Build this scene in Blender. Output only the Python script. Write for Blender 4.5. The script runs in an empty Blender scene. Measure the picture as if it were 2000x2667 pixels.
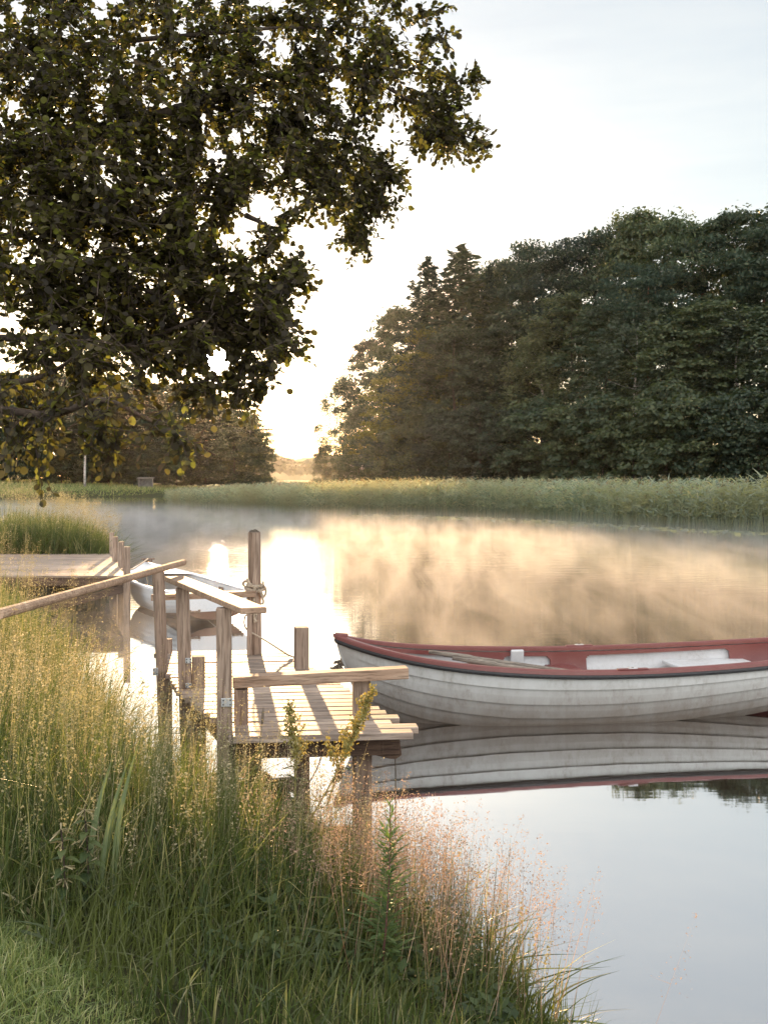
import bpy, bmesh, math, random
import numpy as np
from mathutils import Vector, Matrix, Euler

random.seed(7)
RNG = np.random.default_rng(11)
R = math.radians
S = bpy.context.scene
COL = S.collection
F, CX, HY, EYE = 2800.0, 1000.0, 1250.0, 2.3      # focal length in photo pixels, horizon row, eye height above the water
DECK = 0.66


def P(px, py, y):
    return Vector(((px - CX) / F * y, y, EYE - (py - HY) / F * y))


def G(px, py, z):
    y = (EYE - z) * F / (py - HY)
    return Vector(((px - CX) / F * y, y, z))


# ------------------------------------------------------------------ objects
def tag(o, label=None, cat=None, group=None, kind=None):
    if label: o['label'] = label
    if cat: o['category'] = cat
    if group: o['group'] = group
    if kind: o['kind'] = kind
    return o


def empty(name, loc, rz=0, label=None, cat=None, group=None):
    o = bpy.data.objects.new(name, None)
    o.empty_display_size = .2
    COL.objects.link(o)
    o.location = loc
    o.rotation_euler = (0, 0, rz)
    return tag(o, label, cat, group)


class MB:
    def __init__(s):
        s.v, s.f = [], []

    def add(s, vs, fs):
        b = len(s.v)
        s.v += [tuple(v) for v in vs]
        s.f += [tuple(b + i for i in f) for f in fs]

    def box(s, c, size, rot=None, taper=1.0):
        x, y, z = (d / 2 for d in size)
        vs = [Vector((sx * x * (taper if sz > 0 else 1), sy * y * (taper if sz > 0 else 1), sz * z)) for sz in (-1, 1) for sy in (-1, 1) for sx in (-1, 1)]
        if rot is not None:
            m = rot if isinstance(rot, Matrix) else Euler(rot).to_matrix()
            vs = [m @ v for v in vs]
        c = Vector(c)
        s.add([v + c for v in vs], [(0, 2, 3, 1), (4, 5, 7, 6), (0, 1, 5, 4), (1, 3, 7, 5), (3, 2, 6, 7), (2, 0, 4, 6)])

    def beam(s, a, b, w, h, up=(0, 0, 1)):
        a, b = Vector(a), Vector(b)
        d = (b - a).normalized()
        u = Vector(up)
        side = d.cross(u).normalized()
        u = side.cross(d)
        m = Matrix((d, side, u)).transposed()
        s.box((a + b) / 2, ((b - a).length, w, h), m)

    def tube(s, pts, r, n=6, cap=True):
        pts = [Vector(p) for p in pts]
        rs = r if isinstance(r, (list, tuple)) else [r] * len(pts)
        vs, fs = [], []
        ref = Vector((.13, .27, .95))
        for i, p in enumerate(pts):
            d = (pts[min(i + 1, len(pts) - 1)] - pts[max(i - 1, 0)])
            d = d.normalized() if d.length > 1e-9 else Vector((0, 0, 1))
            a = d.cross(ref)
            if a.length < .05: a = d.cross(Vector((1, 0, 0)))
            a.normalize()
            b = d.cross(a)
            for k in range(n):
                t = 2 * math.pi * k / n
                vs.append(p + (a * math.cos(t) + b * math.sin(t)) * rs[i])
        for i in range(len(pts) - 1):
            for k in range(n):
                k2 = (k + 1) % n
                fs.append((i * n + k, i * n + k2, (i + 1) * n + k2, (i + 1) * n + k))
        if cap:
            fs.append(tuple(reversed(range(n))))
            fs.append(tuple((len(pts) - 1) * n + k for k in range(n)))
        s.add(vs, fs)

    def grid(s, rows, close=False):
        n = len(rows[0])
        b = [v for r in rows for v in r]
        fs = [(i * n + j, i * n + j + 1, (i + 1) * n + j + 1, (i + 1) * n + j) for i in range(len(rows) - 1) for j in range(n - 1)]
        s.add(b, fs)

    def build(s, name, mat, parent=None, bevel=0, smooth=False, loc=None):
        me = bpy.data.meshes.new(name)
        me.from_pydata(s.v, [], s.f)
        me.update()
        return finish(name, me, mat, parent, bevel, smooth, loc)


def finish(name, me, mat, parent=None, bevel=0, smooth=False, loc=None):
    o = bpy.data.objects.new(name, me)
    COL.objects.link(o)
    if mat: me.materials.append(mat)
    if parent: o.parent = parent
    if loc is not None: o.location = loc
    if smooth:
        me.polygons.foreach_set('use_smooth', [True] * len(me.polygons))
    if bevel:
        m = o.modifiers.new('bevel', 'BEVEL')
        m.width, m.segments, m.limit_method, m.angle_limit = bevel, 2, 'ANGLE', R(40)
    return o


def npmesh(name, V, Fq, mat, parent=None, smooth=False, loc=None):
    """V (n,3), Fq (m,k): one mesh made straight from arrays."""
    V = np.ascontiguousarray(V, dtype=np.float32).reshape(-1, 3)
    Fq = np.ascontiguousarray(Fq, dtype=np.int32)
    m, k = Fq.shape
    me = bpy.data.meshes.new(name)
    me.vertices.add(len(V))
    me.vertices.foreach_set('co', V.ravel())
    me.loops.add(m * k)
    me.loops.foreach_set('vertex_index', Fq.ravel())
    me.polygons.add(m)
    me.polygons.foreach_set('loop_start', np.arange(0, m * k, k, dtype=np.int32))
    try:
        me.polygons.foreach_set('loop_total', np.full(m, k, dtype=np.int32))
    except Exception:
        pass
    me.update(calc_edges=True)
    return finish(name, me, mat, parent, 0, smooth, loc)


def copy_tree(o, parent=None):
    c = o.copy()
    COL.objects.link(c)
    if parent: c.parent = parent
    for ch in list(o.children):
        copy_tree(ch, c)
    return c


# ------------------------------------------------------------------ materials
def newmat(name):
    m = bpy.data.materials.new(name)
    m.use_nodes = True
    nt = m.node_tree
    nt.nodes.clear()
    out = nt.nodes.new('ShaderNodeOutputMaterial')
    return m, nt, out


def N(nt, t, **kw):
    n = nt.nodes.new('ShaderNode' + t)
    for k, v in kw.items():
        if k in n.inputs: n.inputs[k].default_value = v
        else: setattr(n, k, v)
    return n


def L(nt, a, ao, b, bi):
    nt.links.new(a.outputs[ao], b.inputs[bi])


def ramp(nt, stops, interp='LINEAR'):
    n = nt.nodes.new('ShaderNodeValToRGB')
    n.color_ramp.interpolation = interp
    el = n.color_ramp.elements
    while len(el) > 1: el.remove(el[-1])
    el[0].position, el[0].color = stops[0][0], (*stops[0][1], 1)
    for p, c in stops[1:]:
        e = el.new(p)
        e.color = (*c, 1)
    return n


def wood(name, cols, scale, rough=.75, bump=.25, spec=.25, streak=1.0):
    """weathered timber, grain stretched by the mapping scale in object space"""
    m, nt, out = newmat(name)
    tc = N(nt, 'TexCoord'); mp = N(nt, 'Mapping')
    mp.inputs['Scale'].default_value = scale
    geo = N(nt, 'NewGeometry')
    L(nt, tc, 'Object', mp, 'Vector')
    off = N(nt, 'VectorMath', operation='SCALE'); off.inputs[0].default_value = (7, 13, 5)
    L(nt, geo, 'Random Per Island', off, 'Scale')
    L(nt, off, 0, mp, 'Location')
    n1 = N(nt, 'TexNoise', Scale=1.0, Detail=6.0, Roughness=.62); L(nt, mp, 0, n1, 'Vector')
    n2 = N(nt, 'TexNoise', Scale=3.7, Detail=4.0, Roughness=.6); L(nt, mp, 0, n2, 'Vector')
    n3 = N(nt, 'TexNoise', Scale=2.3, Detail=3.0); L(nt, tc, 'Object', n3, 'Vector')
    r = ramp(nt, [(.3, cols[0]), (.5, cols[1]), (.68, cols[2])])
    L(nt, n1, 'Fac', r, 0)
    dk = ramp(nt, [(.38, (.45, .42, .40)), (.52, (1, 1, 1))])
    L(nt, n2, 'Fac', dk, 0)
    mx = N(nt, 'MixRGB', blend_type='MULTIPLY', Fac=.8 * streak); L(nt, r, 0, mx, 1); L(nt, dk, 0, mx, 2)
    rr = ramp(nt, [(0, (.72, .70, .70)), (1, (1.25, 1.2, 1.16))]); L(nt, geo, 'Random Per Island', rr, 0)
    mx2 = N(nt, 'MixRGB', blend_type='MULTIPLY', Fac=1.0); L(nt, mx, 0, mx2, 1); L(nt, rr, 0, mx2, 2)
    st = ramp(nt, [(.35, (.75, .74, .72)), (.65, (1.1, 1.08, 1.05))]); L(nt, n3, 'Fac', st, 0)
    mx3 = N(nt, 'MixRGB', blend_type='MULTIPLY', Fac=.7); L(nt, mx2, 0, mx3, 1); L(nt, st, 0, mx3, 2)
    b = N(nt, 'BsdfPrincipled', Roughness=rough); b.inputs['Specular IOR Level'].default_value = spec
    L(nt, mx3, 0, b, 'Base Color')
    bp = N(nt, 'Bump', Strength=bump, Distance=.01); L(nt, n1, 'Fac', bp, 'Height'); L(nt, bp, 0, b, 'Normal')
    L(nt, b, 0, out, 'Surface')
    return m


def paint(name, col, rough=.45, dirt=(.25, .22, .18), amount=.5, scale=6, stretch=(1, 1, 1), spec=.4, bump=.05, waterline=None):
    m, nt, out = newmat(name)
    tc = N(nt, 'TexCoord'); mp = N(nt, 'Mapping'); mp.inputs['Scale'].default_value = stretch
    L(nt, tc, 'Object', mp, 'Vector')
    n1 = N(nt, 'TexNoise', Scale=scale, Detail=8.0, Roughness=.7); L(nt, mp, 0, n1, 'Vector')
    n2 = N(nt, 'TexNoise', Scale=scale * 9, Detail=5.0, Roughness=.7); L(nt, mp, 0, n2, 'Vector')
    r1 = ramp(nt, [(.42, (0, 0, 0)), (.72, (1, 1, 1))]); L(nt, n1, 'Fac', r1, 0)
    r2 = ramp(nt, [(.45, (.25, .25, .25)), (.7, (1, 1, 1))]); L(nt, n2, 'Fac', r2, 0)
    mm = N(nt, 'MixRGB', blend_type='MULTIPLY', Fac=1.0); L(nt, r1, 0, mm, 1); L(nt, r2, 0, mm, 2)
    ma = N(nt, 'Math', operation='MULTIPLY'); ma.inputs[1].default_value = amount; L(nt, mm, 0, ma, 0)
    mx = N(nt, 'MixRGB'); mx.inputs[1].default_value = (*col, 1); mx.inputs[2].default_value = (*dirt, 1)
    L(nt, ma, 0, mx, 0)
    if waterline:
        # scum and weed stain rising from the waterline, ragged along its top; colour deepened so the hull's reflection reads darker
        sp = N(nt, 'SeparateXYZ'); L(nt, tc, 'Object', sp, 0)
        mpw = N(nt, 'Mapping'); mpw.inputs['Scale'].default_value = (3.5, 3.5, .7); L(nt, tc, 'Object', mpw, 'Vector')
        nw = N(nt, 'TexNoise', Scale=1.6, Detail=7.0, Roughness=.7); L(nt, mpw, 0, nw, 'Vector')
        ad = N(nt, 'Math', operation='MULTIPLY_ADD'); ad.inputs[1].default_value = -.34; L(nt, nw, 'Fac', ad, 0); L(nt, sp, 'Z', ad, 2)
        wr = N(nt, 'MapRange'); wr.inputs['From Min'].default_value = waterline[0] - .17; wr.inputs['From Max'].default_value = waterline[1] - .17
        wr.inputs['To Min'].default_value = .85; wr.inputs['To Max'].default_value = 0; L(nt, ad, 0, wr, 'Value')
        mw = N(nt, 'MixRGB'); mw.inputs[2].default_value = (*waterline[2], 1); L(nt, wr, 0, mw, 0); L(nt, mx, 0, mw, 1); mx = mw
    b = N(nt, 'BsdfPrincipled', Roughness=rough); b.inputs['Specular IOR Level'].default_value = spec
    L(nt, mx, 0, b, 'Base Color')
    bp = N(nt, 'Bump', Strength=bump, Distance=.01); L(nt, n2, 'Fac', bp, 'Height'); L(nt, bp, 0, b, 'Normal')
    L(nt, b, 0, out, 'Surface')
    return m


def leafmat(name, stops, trans=.4, tcol=(1.3, 1.25, .5), rough=.5, spec=.3, patch=0, patchcol=(.5, .4, .2), vary=False):
    """foliage: colour differs from leaf to leaf, some light passes through"""
    m, nt, out = newmat(name)
    geo = N(nt, 'NewGeometry')
    r = ramp(nt, stops); L(nt, geo, 'Random Per Island', r, 0)
    src = r
    if vary:
        oi = N(nt, 'ObjectInfo')
        rv = ramp(nt, [(0, (.55, .58, .62)), (.35, (.85, .92, .9)), (.7, (1.15, 1.1, .95)), (1, (1.65, 1.5, 1.15))]); L(nt, oi, 'Random', rv, 0)
        mv = N(nt, 'MixRGB', blend_type='MULTIPLY', Fac=1.0); L(nt, r, 0, mv, 1); L(nt, rv, 0, mv, 2); src = r = mv
    if patch:
        tc = N(nt, 'TexCoord')
        n1 = N(nt, 'TexNoise', Scale=patch, Detail=3.0); L(nt, tc, 'Object', n1, 'Vector')
        rp = ramp(nt, [(.42, (0, 0, 0)), (.62, (1, 1, 1))]); L(nt, n1, 'Fac', rp, 0)
        mp = N(nt, 'MixRGB'); mp.inputs[2].default_value = (*patchcol, 1)
        L(nt, rp, 0, mp, 0); L(nt, r, 0, mp, 1)
        src = mp
    b = N(nt, 'BsdfPrincipled', Roughness=rough); b.inputs['Specular IOR Level'].default_value = spec
    L(nt, src, 0, b, 'Base Color')
    t = N(nt, 'BsdfTranslucent')
    mu = N(nt, 'MixRGB', blend_type='MULTIPLY', Fac=1.0); mu.inputs[2].default_value = (*tcol, 1)
    L(nt, src, 0, mu, 1); L(nt, mu, 0, t, 'Color')
    mx = N(nt, 'MixShader'); mx.inputs[0].default_value = trans
    L(nt, b, 0, mx, 1); L(nt, t, 0, mx, 2); L(nt, mx, 0, out, 'Surface')
    return m


def plain(name, col, rough=.6, metal=0, spec=.4):
    m, nt, out = newmat(name)
    tc = N(nt, 'TexCoord')
    n1 = N(nt, 'TexNoise', Scale=30.0, Detail=4.0); L(nt, tc, 'Object', n1, 'Vector')
    r = ramp(nt, [(.3, tuple(c * .7 for c in col)), (.7, tuple(min(1, c * 1.2) for c in col))]); L(nt, n1, 'Fac', r, 0)
    b = N(nt, 'BsdfPrincipled', Roughness=rough, Metallic=metal); b.inputs['Specular IOR Level'].default_value = spec
    L(nt, r, 0, b, 'Base Color'); L(nt, b, 0, out, 'Surface')
    return m


GREY = [(.165, .125, .10), (.33, .26, .21), (.49, .405, .34)]
BROWN = [(.17, .105, .065), (.28, .185, .12), (.37, .26, .18)]
M = dict(
    deck=wood('weathered_deck_wood', GREY, (1.6, 26, 26), .62, .3, .35),
    post=wood('weathered_post_wood', [(.215, .155, .115), (.365, .275, .215), (.48, .385, .31)], (22, 22, 1.1), .8, .3),
    rail=wood('weathered_rail_wood', [(.26, .175, .12), (.40, .28, .20), (.50, .38, .285)], (1.5, 24, 24), .7, .3),
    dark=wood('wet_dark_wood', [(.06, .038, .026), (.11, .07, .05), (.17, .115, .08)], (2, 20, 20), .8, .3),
    leg=wood('wet_pile_wood', [(.13, .085, .06), (.22, .155, .115), (.31, .24, .19)], (20, 20, 1.2), .7, .3),
    zinc=plain('galvanised_steel', (.55, .56, .57), .45, .7),
    rope=plain('pale_rope', (.45, .36, .27), .9),
    oldrope=plain('old_rope', (.12, .095, .07), .95),
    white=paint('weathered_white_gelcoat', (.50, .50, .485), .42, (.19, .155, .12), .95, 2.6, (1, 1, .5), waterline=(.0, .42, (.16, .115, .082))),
    inner=paint('white_inner_gelcoat', (.54, .54, .54), .5, (.26, .23, .20), .9, 3),
    red=paint('worn_red_paint', (.15, .038, .034), .30, (.25, .12, .105), .6, 7, (1, 1, 1), .45),
    bottom=paint('dark_red_antifouling', (.075, .018, .015), .5, (.03, .02, .018), .7, 4),
    black=plain('black_rubber', (.022, .021, .022), .5),
    oar=wood('grey_oar_wood', [(.16, .14, .12), (.24, .215, .185), (.32, .29, .25)], (1.5, 30, 30), .75, .2),
    bark=wood('alder_bark', [(.035, .026, .02), (.06, .045, .034), (.09, .07, .055)], (9, 9, 2), .9, .6),
    pinebark=wood('pine_bark', [(.10, .05, .03), (.17, .085, .05), (.22, .12, .075)], (3, 3, .5), .9, .6),
    birch=wood('birch_bark', [(.22, .2, .18), (.42, .4, .37), (.55, .53, .5)], (.8, .8, 3), .8, .4),
)
LEAF = dict(
    alder=leafmat('alder_leaves', [(0, (.024, .017, .009)), (.5, (.044, .033, .016)), (.82, (.078, .061, .026)), (1, (.13, .112, .04))], .58, (1.5, 2.0, .75), .45, .3),
    broad=leafmat('broadleaf_foliage', [(0, (.026, .038, .024)), (.6, (.043, .060, .036)), (1, (.075, .088, .048))], .3, (1.5, 1.5, .5), .55, .25, vary=True),
    yellow=leafmat('young_leaf_foliage', [(0, (.045, .055, .018)), (.6, (.075, .085, .026)), (1, (.12, .12, .04))], .4, (1.5, 1.45, .45), .55, .25, vary=True),
    birch=leafmat('birch_foliage', [(0, (.042, .055, .034)), (.6, (.065, .08, .048)), (1, (.10, .115, .07))], .3, (1.4, 1.4, .6), .5, .3, vary=True),
    pine=leafmat('pine_needles', [(0, (.020, .034, .024)), (.6, (.034, .052, .034)), (1, (.055, .072, .044))], .18, (1.4, 1.4, .6), .6, .2, vary=True),
    reed=leafmat('reed_leaves', [(0, (.15, .21, .175)), (.5, (.25, .33, .28)), (.85, (.36, .44, .39)), (1, (.48, .46, .36))], .58, (1.45, 1.15, .5), .45, .35, .16, (.27, .31, .235)),
    grass=leafmat('bank_grass', [(0, (.040, .056, .020)), (.45, (.072, .095, .032)), (.74, (.115, .130, .05)), (.86, (.22, .20, .095)), (1, (.42, .35, .21))], .48, (1.2, 1.45, .55), .4, .45, 1.6, (.105, .115, .042)),
    lawn=leafmat('lawn_grass', [(0, (.11, .155, .055)), (.55, (.21, .26, .10)), (.85, (.34, .36, .17)), (1, (.55, .50, .30))], .45, (1.4, 1.35, .6), .45, .4),
    seed=leafmat('grass_seed_heads', [(0, (.22, .19, .10)), (.5, (.36, .30, .17)), (1, (.58, .50, .36))], .5, (1.1, 1.1, .9), .7, .2, 1.1, (.30, .27, .14)),
    pink=leafmat('pink_grass_seed_heads', [(0, (.19, .105, .07)), (.5, (.33, .215, .15)), (1, (.52, .40, .29))], .5, (1.1, 1.1, .9), .7, .2, 2.0, (.40, .27, .21)),
    dock=leafmat('dock_seeds', [(0, (.16, .15, .05)), (.6, (.28, .25, .09)), (1, (.42, .36, .15))], .4, (1.4, 1.2, .5), .6, .2),
    herb=leafmat('herb_leaves', [(0, (.035, .055, .022)), (.6, (.062, .09, .034)), (1, (.11, .135, .05))], .42, (1.5, 1.5, .5), .45, .35),
    iris=leafmat('iris_leaves', [(0, (.085, .12, .05)), (1, (.15, .19, .075))], .45, (1.5, 1.35, .5), .4, .4),
)

# ------------------------------------------------------------------ camera, light, sky
cam = bpy.data.cameras.new('camera')
co = bpy.data.objects.new('camera', cam); COL.objects.link(co)
co.location = (0, 0, EYE); co.rotation_euler = (R(90), 0, 0)
cam.sensor_fit = 'HORIZONTAL'; cam.sensor_width = 36; cam.lens = 36 * F / 2000
cam.shift_y = -(1333.5 - HY) / 2000
cam.clip_start, cam.clip_end = .05, 6000
S.camera = co

SUN = Vector((566 - CX, F, HY - 934)).normalized()
EL = math.asin(SUN.z); AZ = math.atan2(SUN.x, SUN.y)
sl = bpy.data.lights.new('sun', 'SUN'); so = bpy.data.objects.new('sun', sl); COL.objects.link(so)
so.rotation_euler = SUN.to_track_quat('Z', 'Y').to_euler()
sl.energy, sl.angle, sl.color = 5.0, R(.5), (1, .62, .30)

w = bpy.data.worlds.new('World'); S.world = w; w.use_nodes = True
nt = w.node_tree; nt.nodes.clear()
wo = nt.nodes.new('ShaderNodeOutputWorld')
sky = N(nt, 'TexSky', sky_type='NISHITA', sun_disc=False, sun_elevation=EL, sun_rotation=AZ, air_density=1.0, dust_density=.5, ozone_density=1.0)
bg = N(nt, 'Background', Strength=.05); L(nt, sky, 0, bg, 'Color')
tc = N(nt, 'TexCoord')
# high thin cloud veil with faint streaks
mp = N(nt, 'Mapping'); mp.inputs['Scale'].default_value = (1.3, 1.3, 9); L(nt, tc, 'Generated', mp, 'Vector')
cn = N(nt, 'TexNoise', Scale=2.2, Detail=6.0, Roughness=.55); L(nt, mp, 0, cn, 'Vector')
cr = ramp(nt, [(.3, (.66, .67, .71)), (.5, (.78, .78, .78)), (.68, (.90, .87, .83))]); L(nt, cn, 'Fac', cr, 0)
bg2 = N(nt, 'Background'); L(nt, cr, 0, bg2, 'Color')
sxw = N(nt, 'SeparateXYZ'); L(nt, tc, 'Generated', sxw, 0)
vb = N(nt, 'MapRange'); vb.inputs['From Min'].default_value = .75; vb.inputs['From Max'].default_value = -.5  # brightens the veil behind the camera, an added fill for the shaded near sides
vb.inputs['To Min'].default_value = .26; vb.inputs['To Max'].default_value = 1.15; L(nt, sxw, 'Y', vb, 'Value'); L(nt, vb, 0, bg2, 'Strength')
# the sun's disc and aureole seen through the veil
dp = N(nt, 'VectorMath', operation='DOT_PRODUCT'); dp.inputs[1].default_value = SUN; L(nt, tc, 'Generated', dp, 0)
pw = N(nt, 'Math', operation='POWER'); pw.inputs[1].default_value = 40; L(nt, dp, 'Value', pw, 0)
pm = N(nt, 'Math', operation='MULTIPLY'); pm.inputs[1].default_value = .35; L(nt, pw, 0, pm, 0)
pw2 = N(nt, 'Math', operation='POWER'); pw2.inputs[1].default_value = 2500; L(nt, dp, 'Value', pw2, 0)
pm2 = N(nt, 'Math', operation='MULTIPLY'); pm2.inputs[1].default_value = 3; L(nt, pw2, 0, pm2, 0)
gt = N(nt, 'Math', operation='GREATER_THAN'); gt.inputs[1].default_value = math.cos(R(.55)); L(nt, dp, 'Value', gt, 0)
gm = N(nt, 'Math', operation='MULTIPLY'); gm.inputs[1].default_value = 60; L(nt, gt, 0, gm, 0)
a1 = N(nt, 'Math', operation='ADD'); L(nt, pm, 0, a1, 0); L(nt, pm2, 0, a1, 1)
a2 = N(nt, 'Math', operation='ADD'); L(nt, a1, 0, a2, 0); L(nt, gm, 0, a2, 1)
bg3 = N(nt, 'Background'); bg3.inputs['Color'].default_value = (1, .95, .89, 1); L(nt, a2, 0, bg3, 'Strength')
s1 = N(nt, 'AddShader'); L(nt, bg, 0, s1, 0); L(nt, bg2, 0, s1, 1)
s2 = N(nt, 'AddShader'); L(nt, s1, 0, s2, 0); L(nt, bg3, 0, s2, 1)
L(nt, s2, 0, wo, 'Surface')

S.view_settings.view_transform = 'Standard'
S.view_settings.look = 'None'
S.view_settings.exposure = 1.3
S.view_settings.gamma = 1
S.render.engine = 'CYCLES'
c = S.cycles
c.use_denoising = True
c.max_bounces, c.diffuse_bounces, c.glossy_bounces, c.transmission_bounces, c.volume_bounces = 7, 3, 4, 4, 0
c.transparent_max_bounces = 6
c.sample_clamp_indirect = 6
c.caustics_reflective = c.caustics_refractive = False

# ------------------------------------------------------------------ ground and water
SHORE = [(3.4, -3), (2.2, .5), (1.3, 3.0), (.62, 4.55), (.02, 5.35), (-.75, 6.0), (-1.3, 6.75), (-1.95, 7.9), (-2.45, 9.3),
         (-3.3, 11.2), (-4.6, 13.2), (-5.6, 16), (-5.75, 20), (-6.05, 24), (-6.8, 26.5), (-9.5, 33), (-15, 42), (-26, 60), (-42, 90), (-46, 125), (-43, 141),
         (-32, 152), (-24, 163), (-20, 172), (-20, 190), (-40, 240), (-90, 330), (-330, 420), (-330, -20), (3.4, -20)]
WOOD = [(-9, 152), (-4.5, 140), (2, 118), (8, 102), (15, 90), (26, 82), (45, 76), (330, 60), (330, 420), (30, 330), (-2, 200), (-9, 165)]
FAR = [(-340, 640), (340, 600), (340, 1500), (-340, 1500)]


def sdf(x, y, poly):
    p = np.array(poly, float); q = np.roll(p, -1, 0)
    d = np.full(x.shape, 1e9); ins = np.zeros(x.shape, bool)
    for (ax, ay), (bx, by) in zip(p, q):
        ex, ey = bx - ax, by - ay
        t = np.clip(((x - ax) * ex + (y - ay) * ey) / (ex * ex + ey * ey), 0, 1)
        d = np.minimum(d, np.hypot(x - ax - t * ex, y - ay - t * ey))
        with np.errstate(divide='ignore', invalid='ignore'):
            cr_ = ((ay > y) != (by > y)) & (x < (bx - ax) * (y - ay) / (by - ay) + ax)
        ins ^= cr_
    return np.where(ins, d, -d)


def vnoise(x, y, s, seed=0):
    """smooth 2-D noise in -1..1"""
    r = np.random.default_rng(seed); o = np.zeros_like(x)
    for k in range(5):
        a = r.uniform(0, 6.28); f = s * r.uniform(.6, 1.7); ph = r.uniform(0, 6.28)
        b = a + 1.3; g = s * r.uniform(.6, 1.7)
        o += np.sin((x * math.cos(a) + y * math.sin(a)) * f + ph) * np.sin((x * math.cos(b) + y * math.sin(b)) * g + ph * 2)
    return o / 3.0


def bankz(x, y):
    d = sdf(x, y, SHORE)
    z = np.where(d > 0, .70 * (1 - np.exp(-d / 1.05)) + .02, np.maximum(-.9, d * .8))
    far = np.clip((y - 100) / 30, 0, 1)
    z = np.where(d > 0, z + far * np.clip(d / 40, 0, 1) * 2.0, z)
    return z + np.where(d > 0, .035 * vnoise(x, y, 2.1, 3), 0)


def groundz(x, y):
    z = bankz(x, y)
    dw = sdf(x, y, WOOD); df = sdf(x, y, FAR)
    z = np.maximum(z, np.where(dw > 0, .5 * (1 - np.exp(-dw / 3)) + np.clip(dw, 0, 60) * .02, np.maximum(-.9, dw * .3)))
    z = np.maximum(z, np.where(df > 0, np.clip(df, 0, 20) * .1, -.9))
    return z


def axis(lo, hi, a, b, fine, grow=1.22):
    v = list(np.arange(a, b + 1e-6, fine)); s = fine
    while v[-1] < hi: s *= grow; v.append(min(hi, v[-1] + s))
    s = fine; v = v[::-1]
    while v[-1] > lo: s *= grow; v.append(max(lo, v[-1] - s))
    return np.array(v[::-1])


gx, gy = axis(-340, 340, -7, 2.5, .13), axis(-20, 1500, 1.5, 14, .13, 1.12)
GX, GY = np.meshgrid(gx, gy)
GZ = groundz(GX, GY)
nx = len(gx)
idx = np.arange(GX.size).reshape(GX.shape)
quads = np.stack([idx[:-1, :-1], idx[:-1, 1:], idx[1:, 1:], idx[1:, :-1]], -1).reshape(-1, 4)
mg, nt, out = newmat('bank_soil')
tc = N(nt, 'TexCoord'); n1 = N(nt, 'TexNoise', Scale=1.4, Detail=8.0, Roughness=.7); L(nt, tc, 'Object', n1, 'Vector')
r = ramp(nt, [(.35, (.028, .026, .014)), (.55, (.05, .055, .022)), (.7, (.075, .085, .03))]); L(nt, n1, 'Fac', r, 0)
b = N(nt, 'BsdfPrincipled', Roughness=.95); b.inputs['Specular IOR Level'].default_value = .1
bp = N(nt, 'Bump', Strength=.6, Distance=.05); L(nt, n1, 'Fac', bp, 'Height'); L(nt, bp, 0, b, 'Normal')
L(nt, r, 0, b, 'Base Color'); L(nt, b, 0, out, 'Surface')
ground = npmesh('ground', np.stack([GX, GY, GZ], -1), quads, mg, smooth=True)
tag(ground, 'earth bank of the lake with its far shores', 'ground', kind='structure')

mwt, nt, out = newmat('lake_water')
tc = N(nt, 'TexCoord'); mp = N(nt, 'Mapping'); mp.inputs['Scale'].default_value = (.5, 2.2, 1); L(nt, tc, 'Object', mp, 'Vector')
n1 = N(nt, 'TexNoise', Scale=2.6, Detail=3.0, Roughness=.5); L(nt, mp, 0, n1, 'Vector')
mp2 = N(nt, 'Mapping'); mp2.inputs['Scale'].default_value = (.035, .05, 1); L(nt, tc, 'Object', mp2, 'Vector')
n2 = N(nt, 'TexNoise', Scale=1.0, Detail=2.0); L(nt, mp2, 0, n2, 'Vector')
sx = N(nt, 'SeparateXYZ'); L(nt, tc, 'Object', sx, 0)
far = N(nt, 'MapRange'); far.inputs['From Min'].default_value = 10; far.inputs['From Max'].default_value = 34
far.inputs['To Min'].default_value = .014; far.inputs['To Max'].default_value = .16; L(nt, sx, 'Y', far, 'Value')
ru = N(nt, 'Math', operation='MULTIPLY'); L(nt, far, 0, ru, 0)
rr = ramp(nt, [(.38, (.25, .25, .25)), (.6, (1, 1, 1))]); L(nt, n2, 'Fac', rr, 0); L(nt, rr, 0, ru, 1)
bp = N(nt, 'Bump', Distance=.05); L(nt, n1, 'Fac', bp, 'Height'); L(nt, ru, 0, bp, 'Strength')
gl = N(nt, 'BsdfGlossy', Roughness=.025); gl.inputs['Color'].default_value = (.93, .94, .95, 1); L(nt, bp, 0, gl, 'Normal')
df = N(nt, 'BsdfDiffuse'); df.inputs['Color'].default_value = (.05, .032, .02, 1)
lw = N(nt, 'LayerWeight', Blend=.5)
mr = N(nt, 'MapRange'); mr.inputs['From Min'].default_value = .3; mr.inputs['To Min'].default_value = .43; mr.inputs['To Max'].default_value = .97
L(nt, lw, 'Facing', mr, 'Value')
mx = N(nt, 'MixShader'); L(nt, mr, 0, mx, 0); L(nt, df, 0, mx, 1); L(nt, gl, 0, mx, 2); L(nt, mx, 0, out, 'Surface')
water = npmesh('water', [(-338, -19, 0), (338, -19, 0), (338, 1490, 0), (-338, 1490, 0)], [(0, 1, 2, 3)], mwt)
tag(water, 'still lake water mirroring the sky', 'water', kind='structure')

# far hills beyond the lake
def ridge(name, y, pts, depth, seed, amp, mat):
    xs = np.arange(-330, 331, 4.0)
    h = np.interp(xs, [p[0] for p in pts], [p[1] for p in pts])
    h = h + amp * vnoise(xs, xs * 0 + y, .09, seed) + amp * .5 * vnoise(xs, xs * 0, .31, seed + 5)
    rows = []
    for k, (dy, s) in enumerate([(0, 0), (4, .55), (10, .85), (20, 1.0), (40, 1.0), (depth, .2)]):
        rows.append([(x, y + dy + 2 * math.sin(x * .3 + k), .6 + hh * s) for x, hh in zip(xs, h)])
    m = MB(); m.grid(rows)
    return m.build(name, mat, smooth=True)


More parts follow.
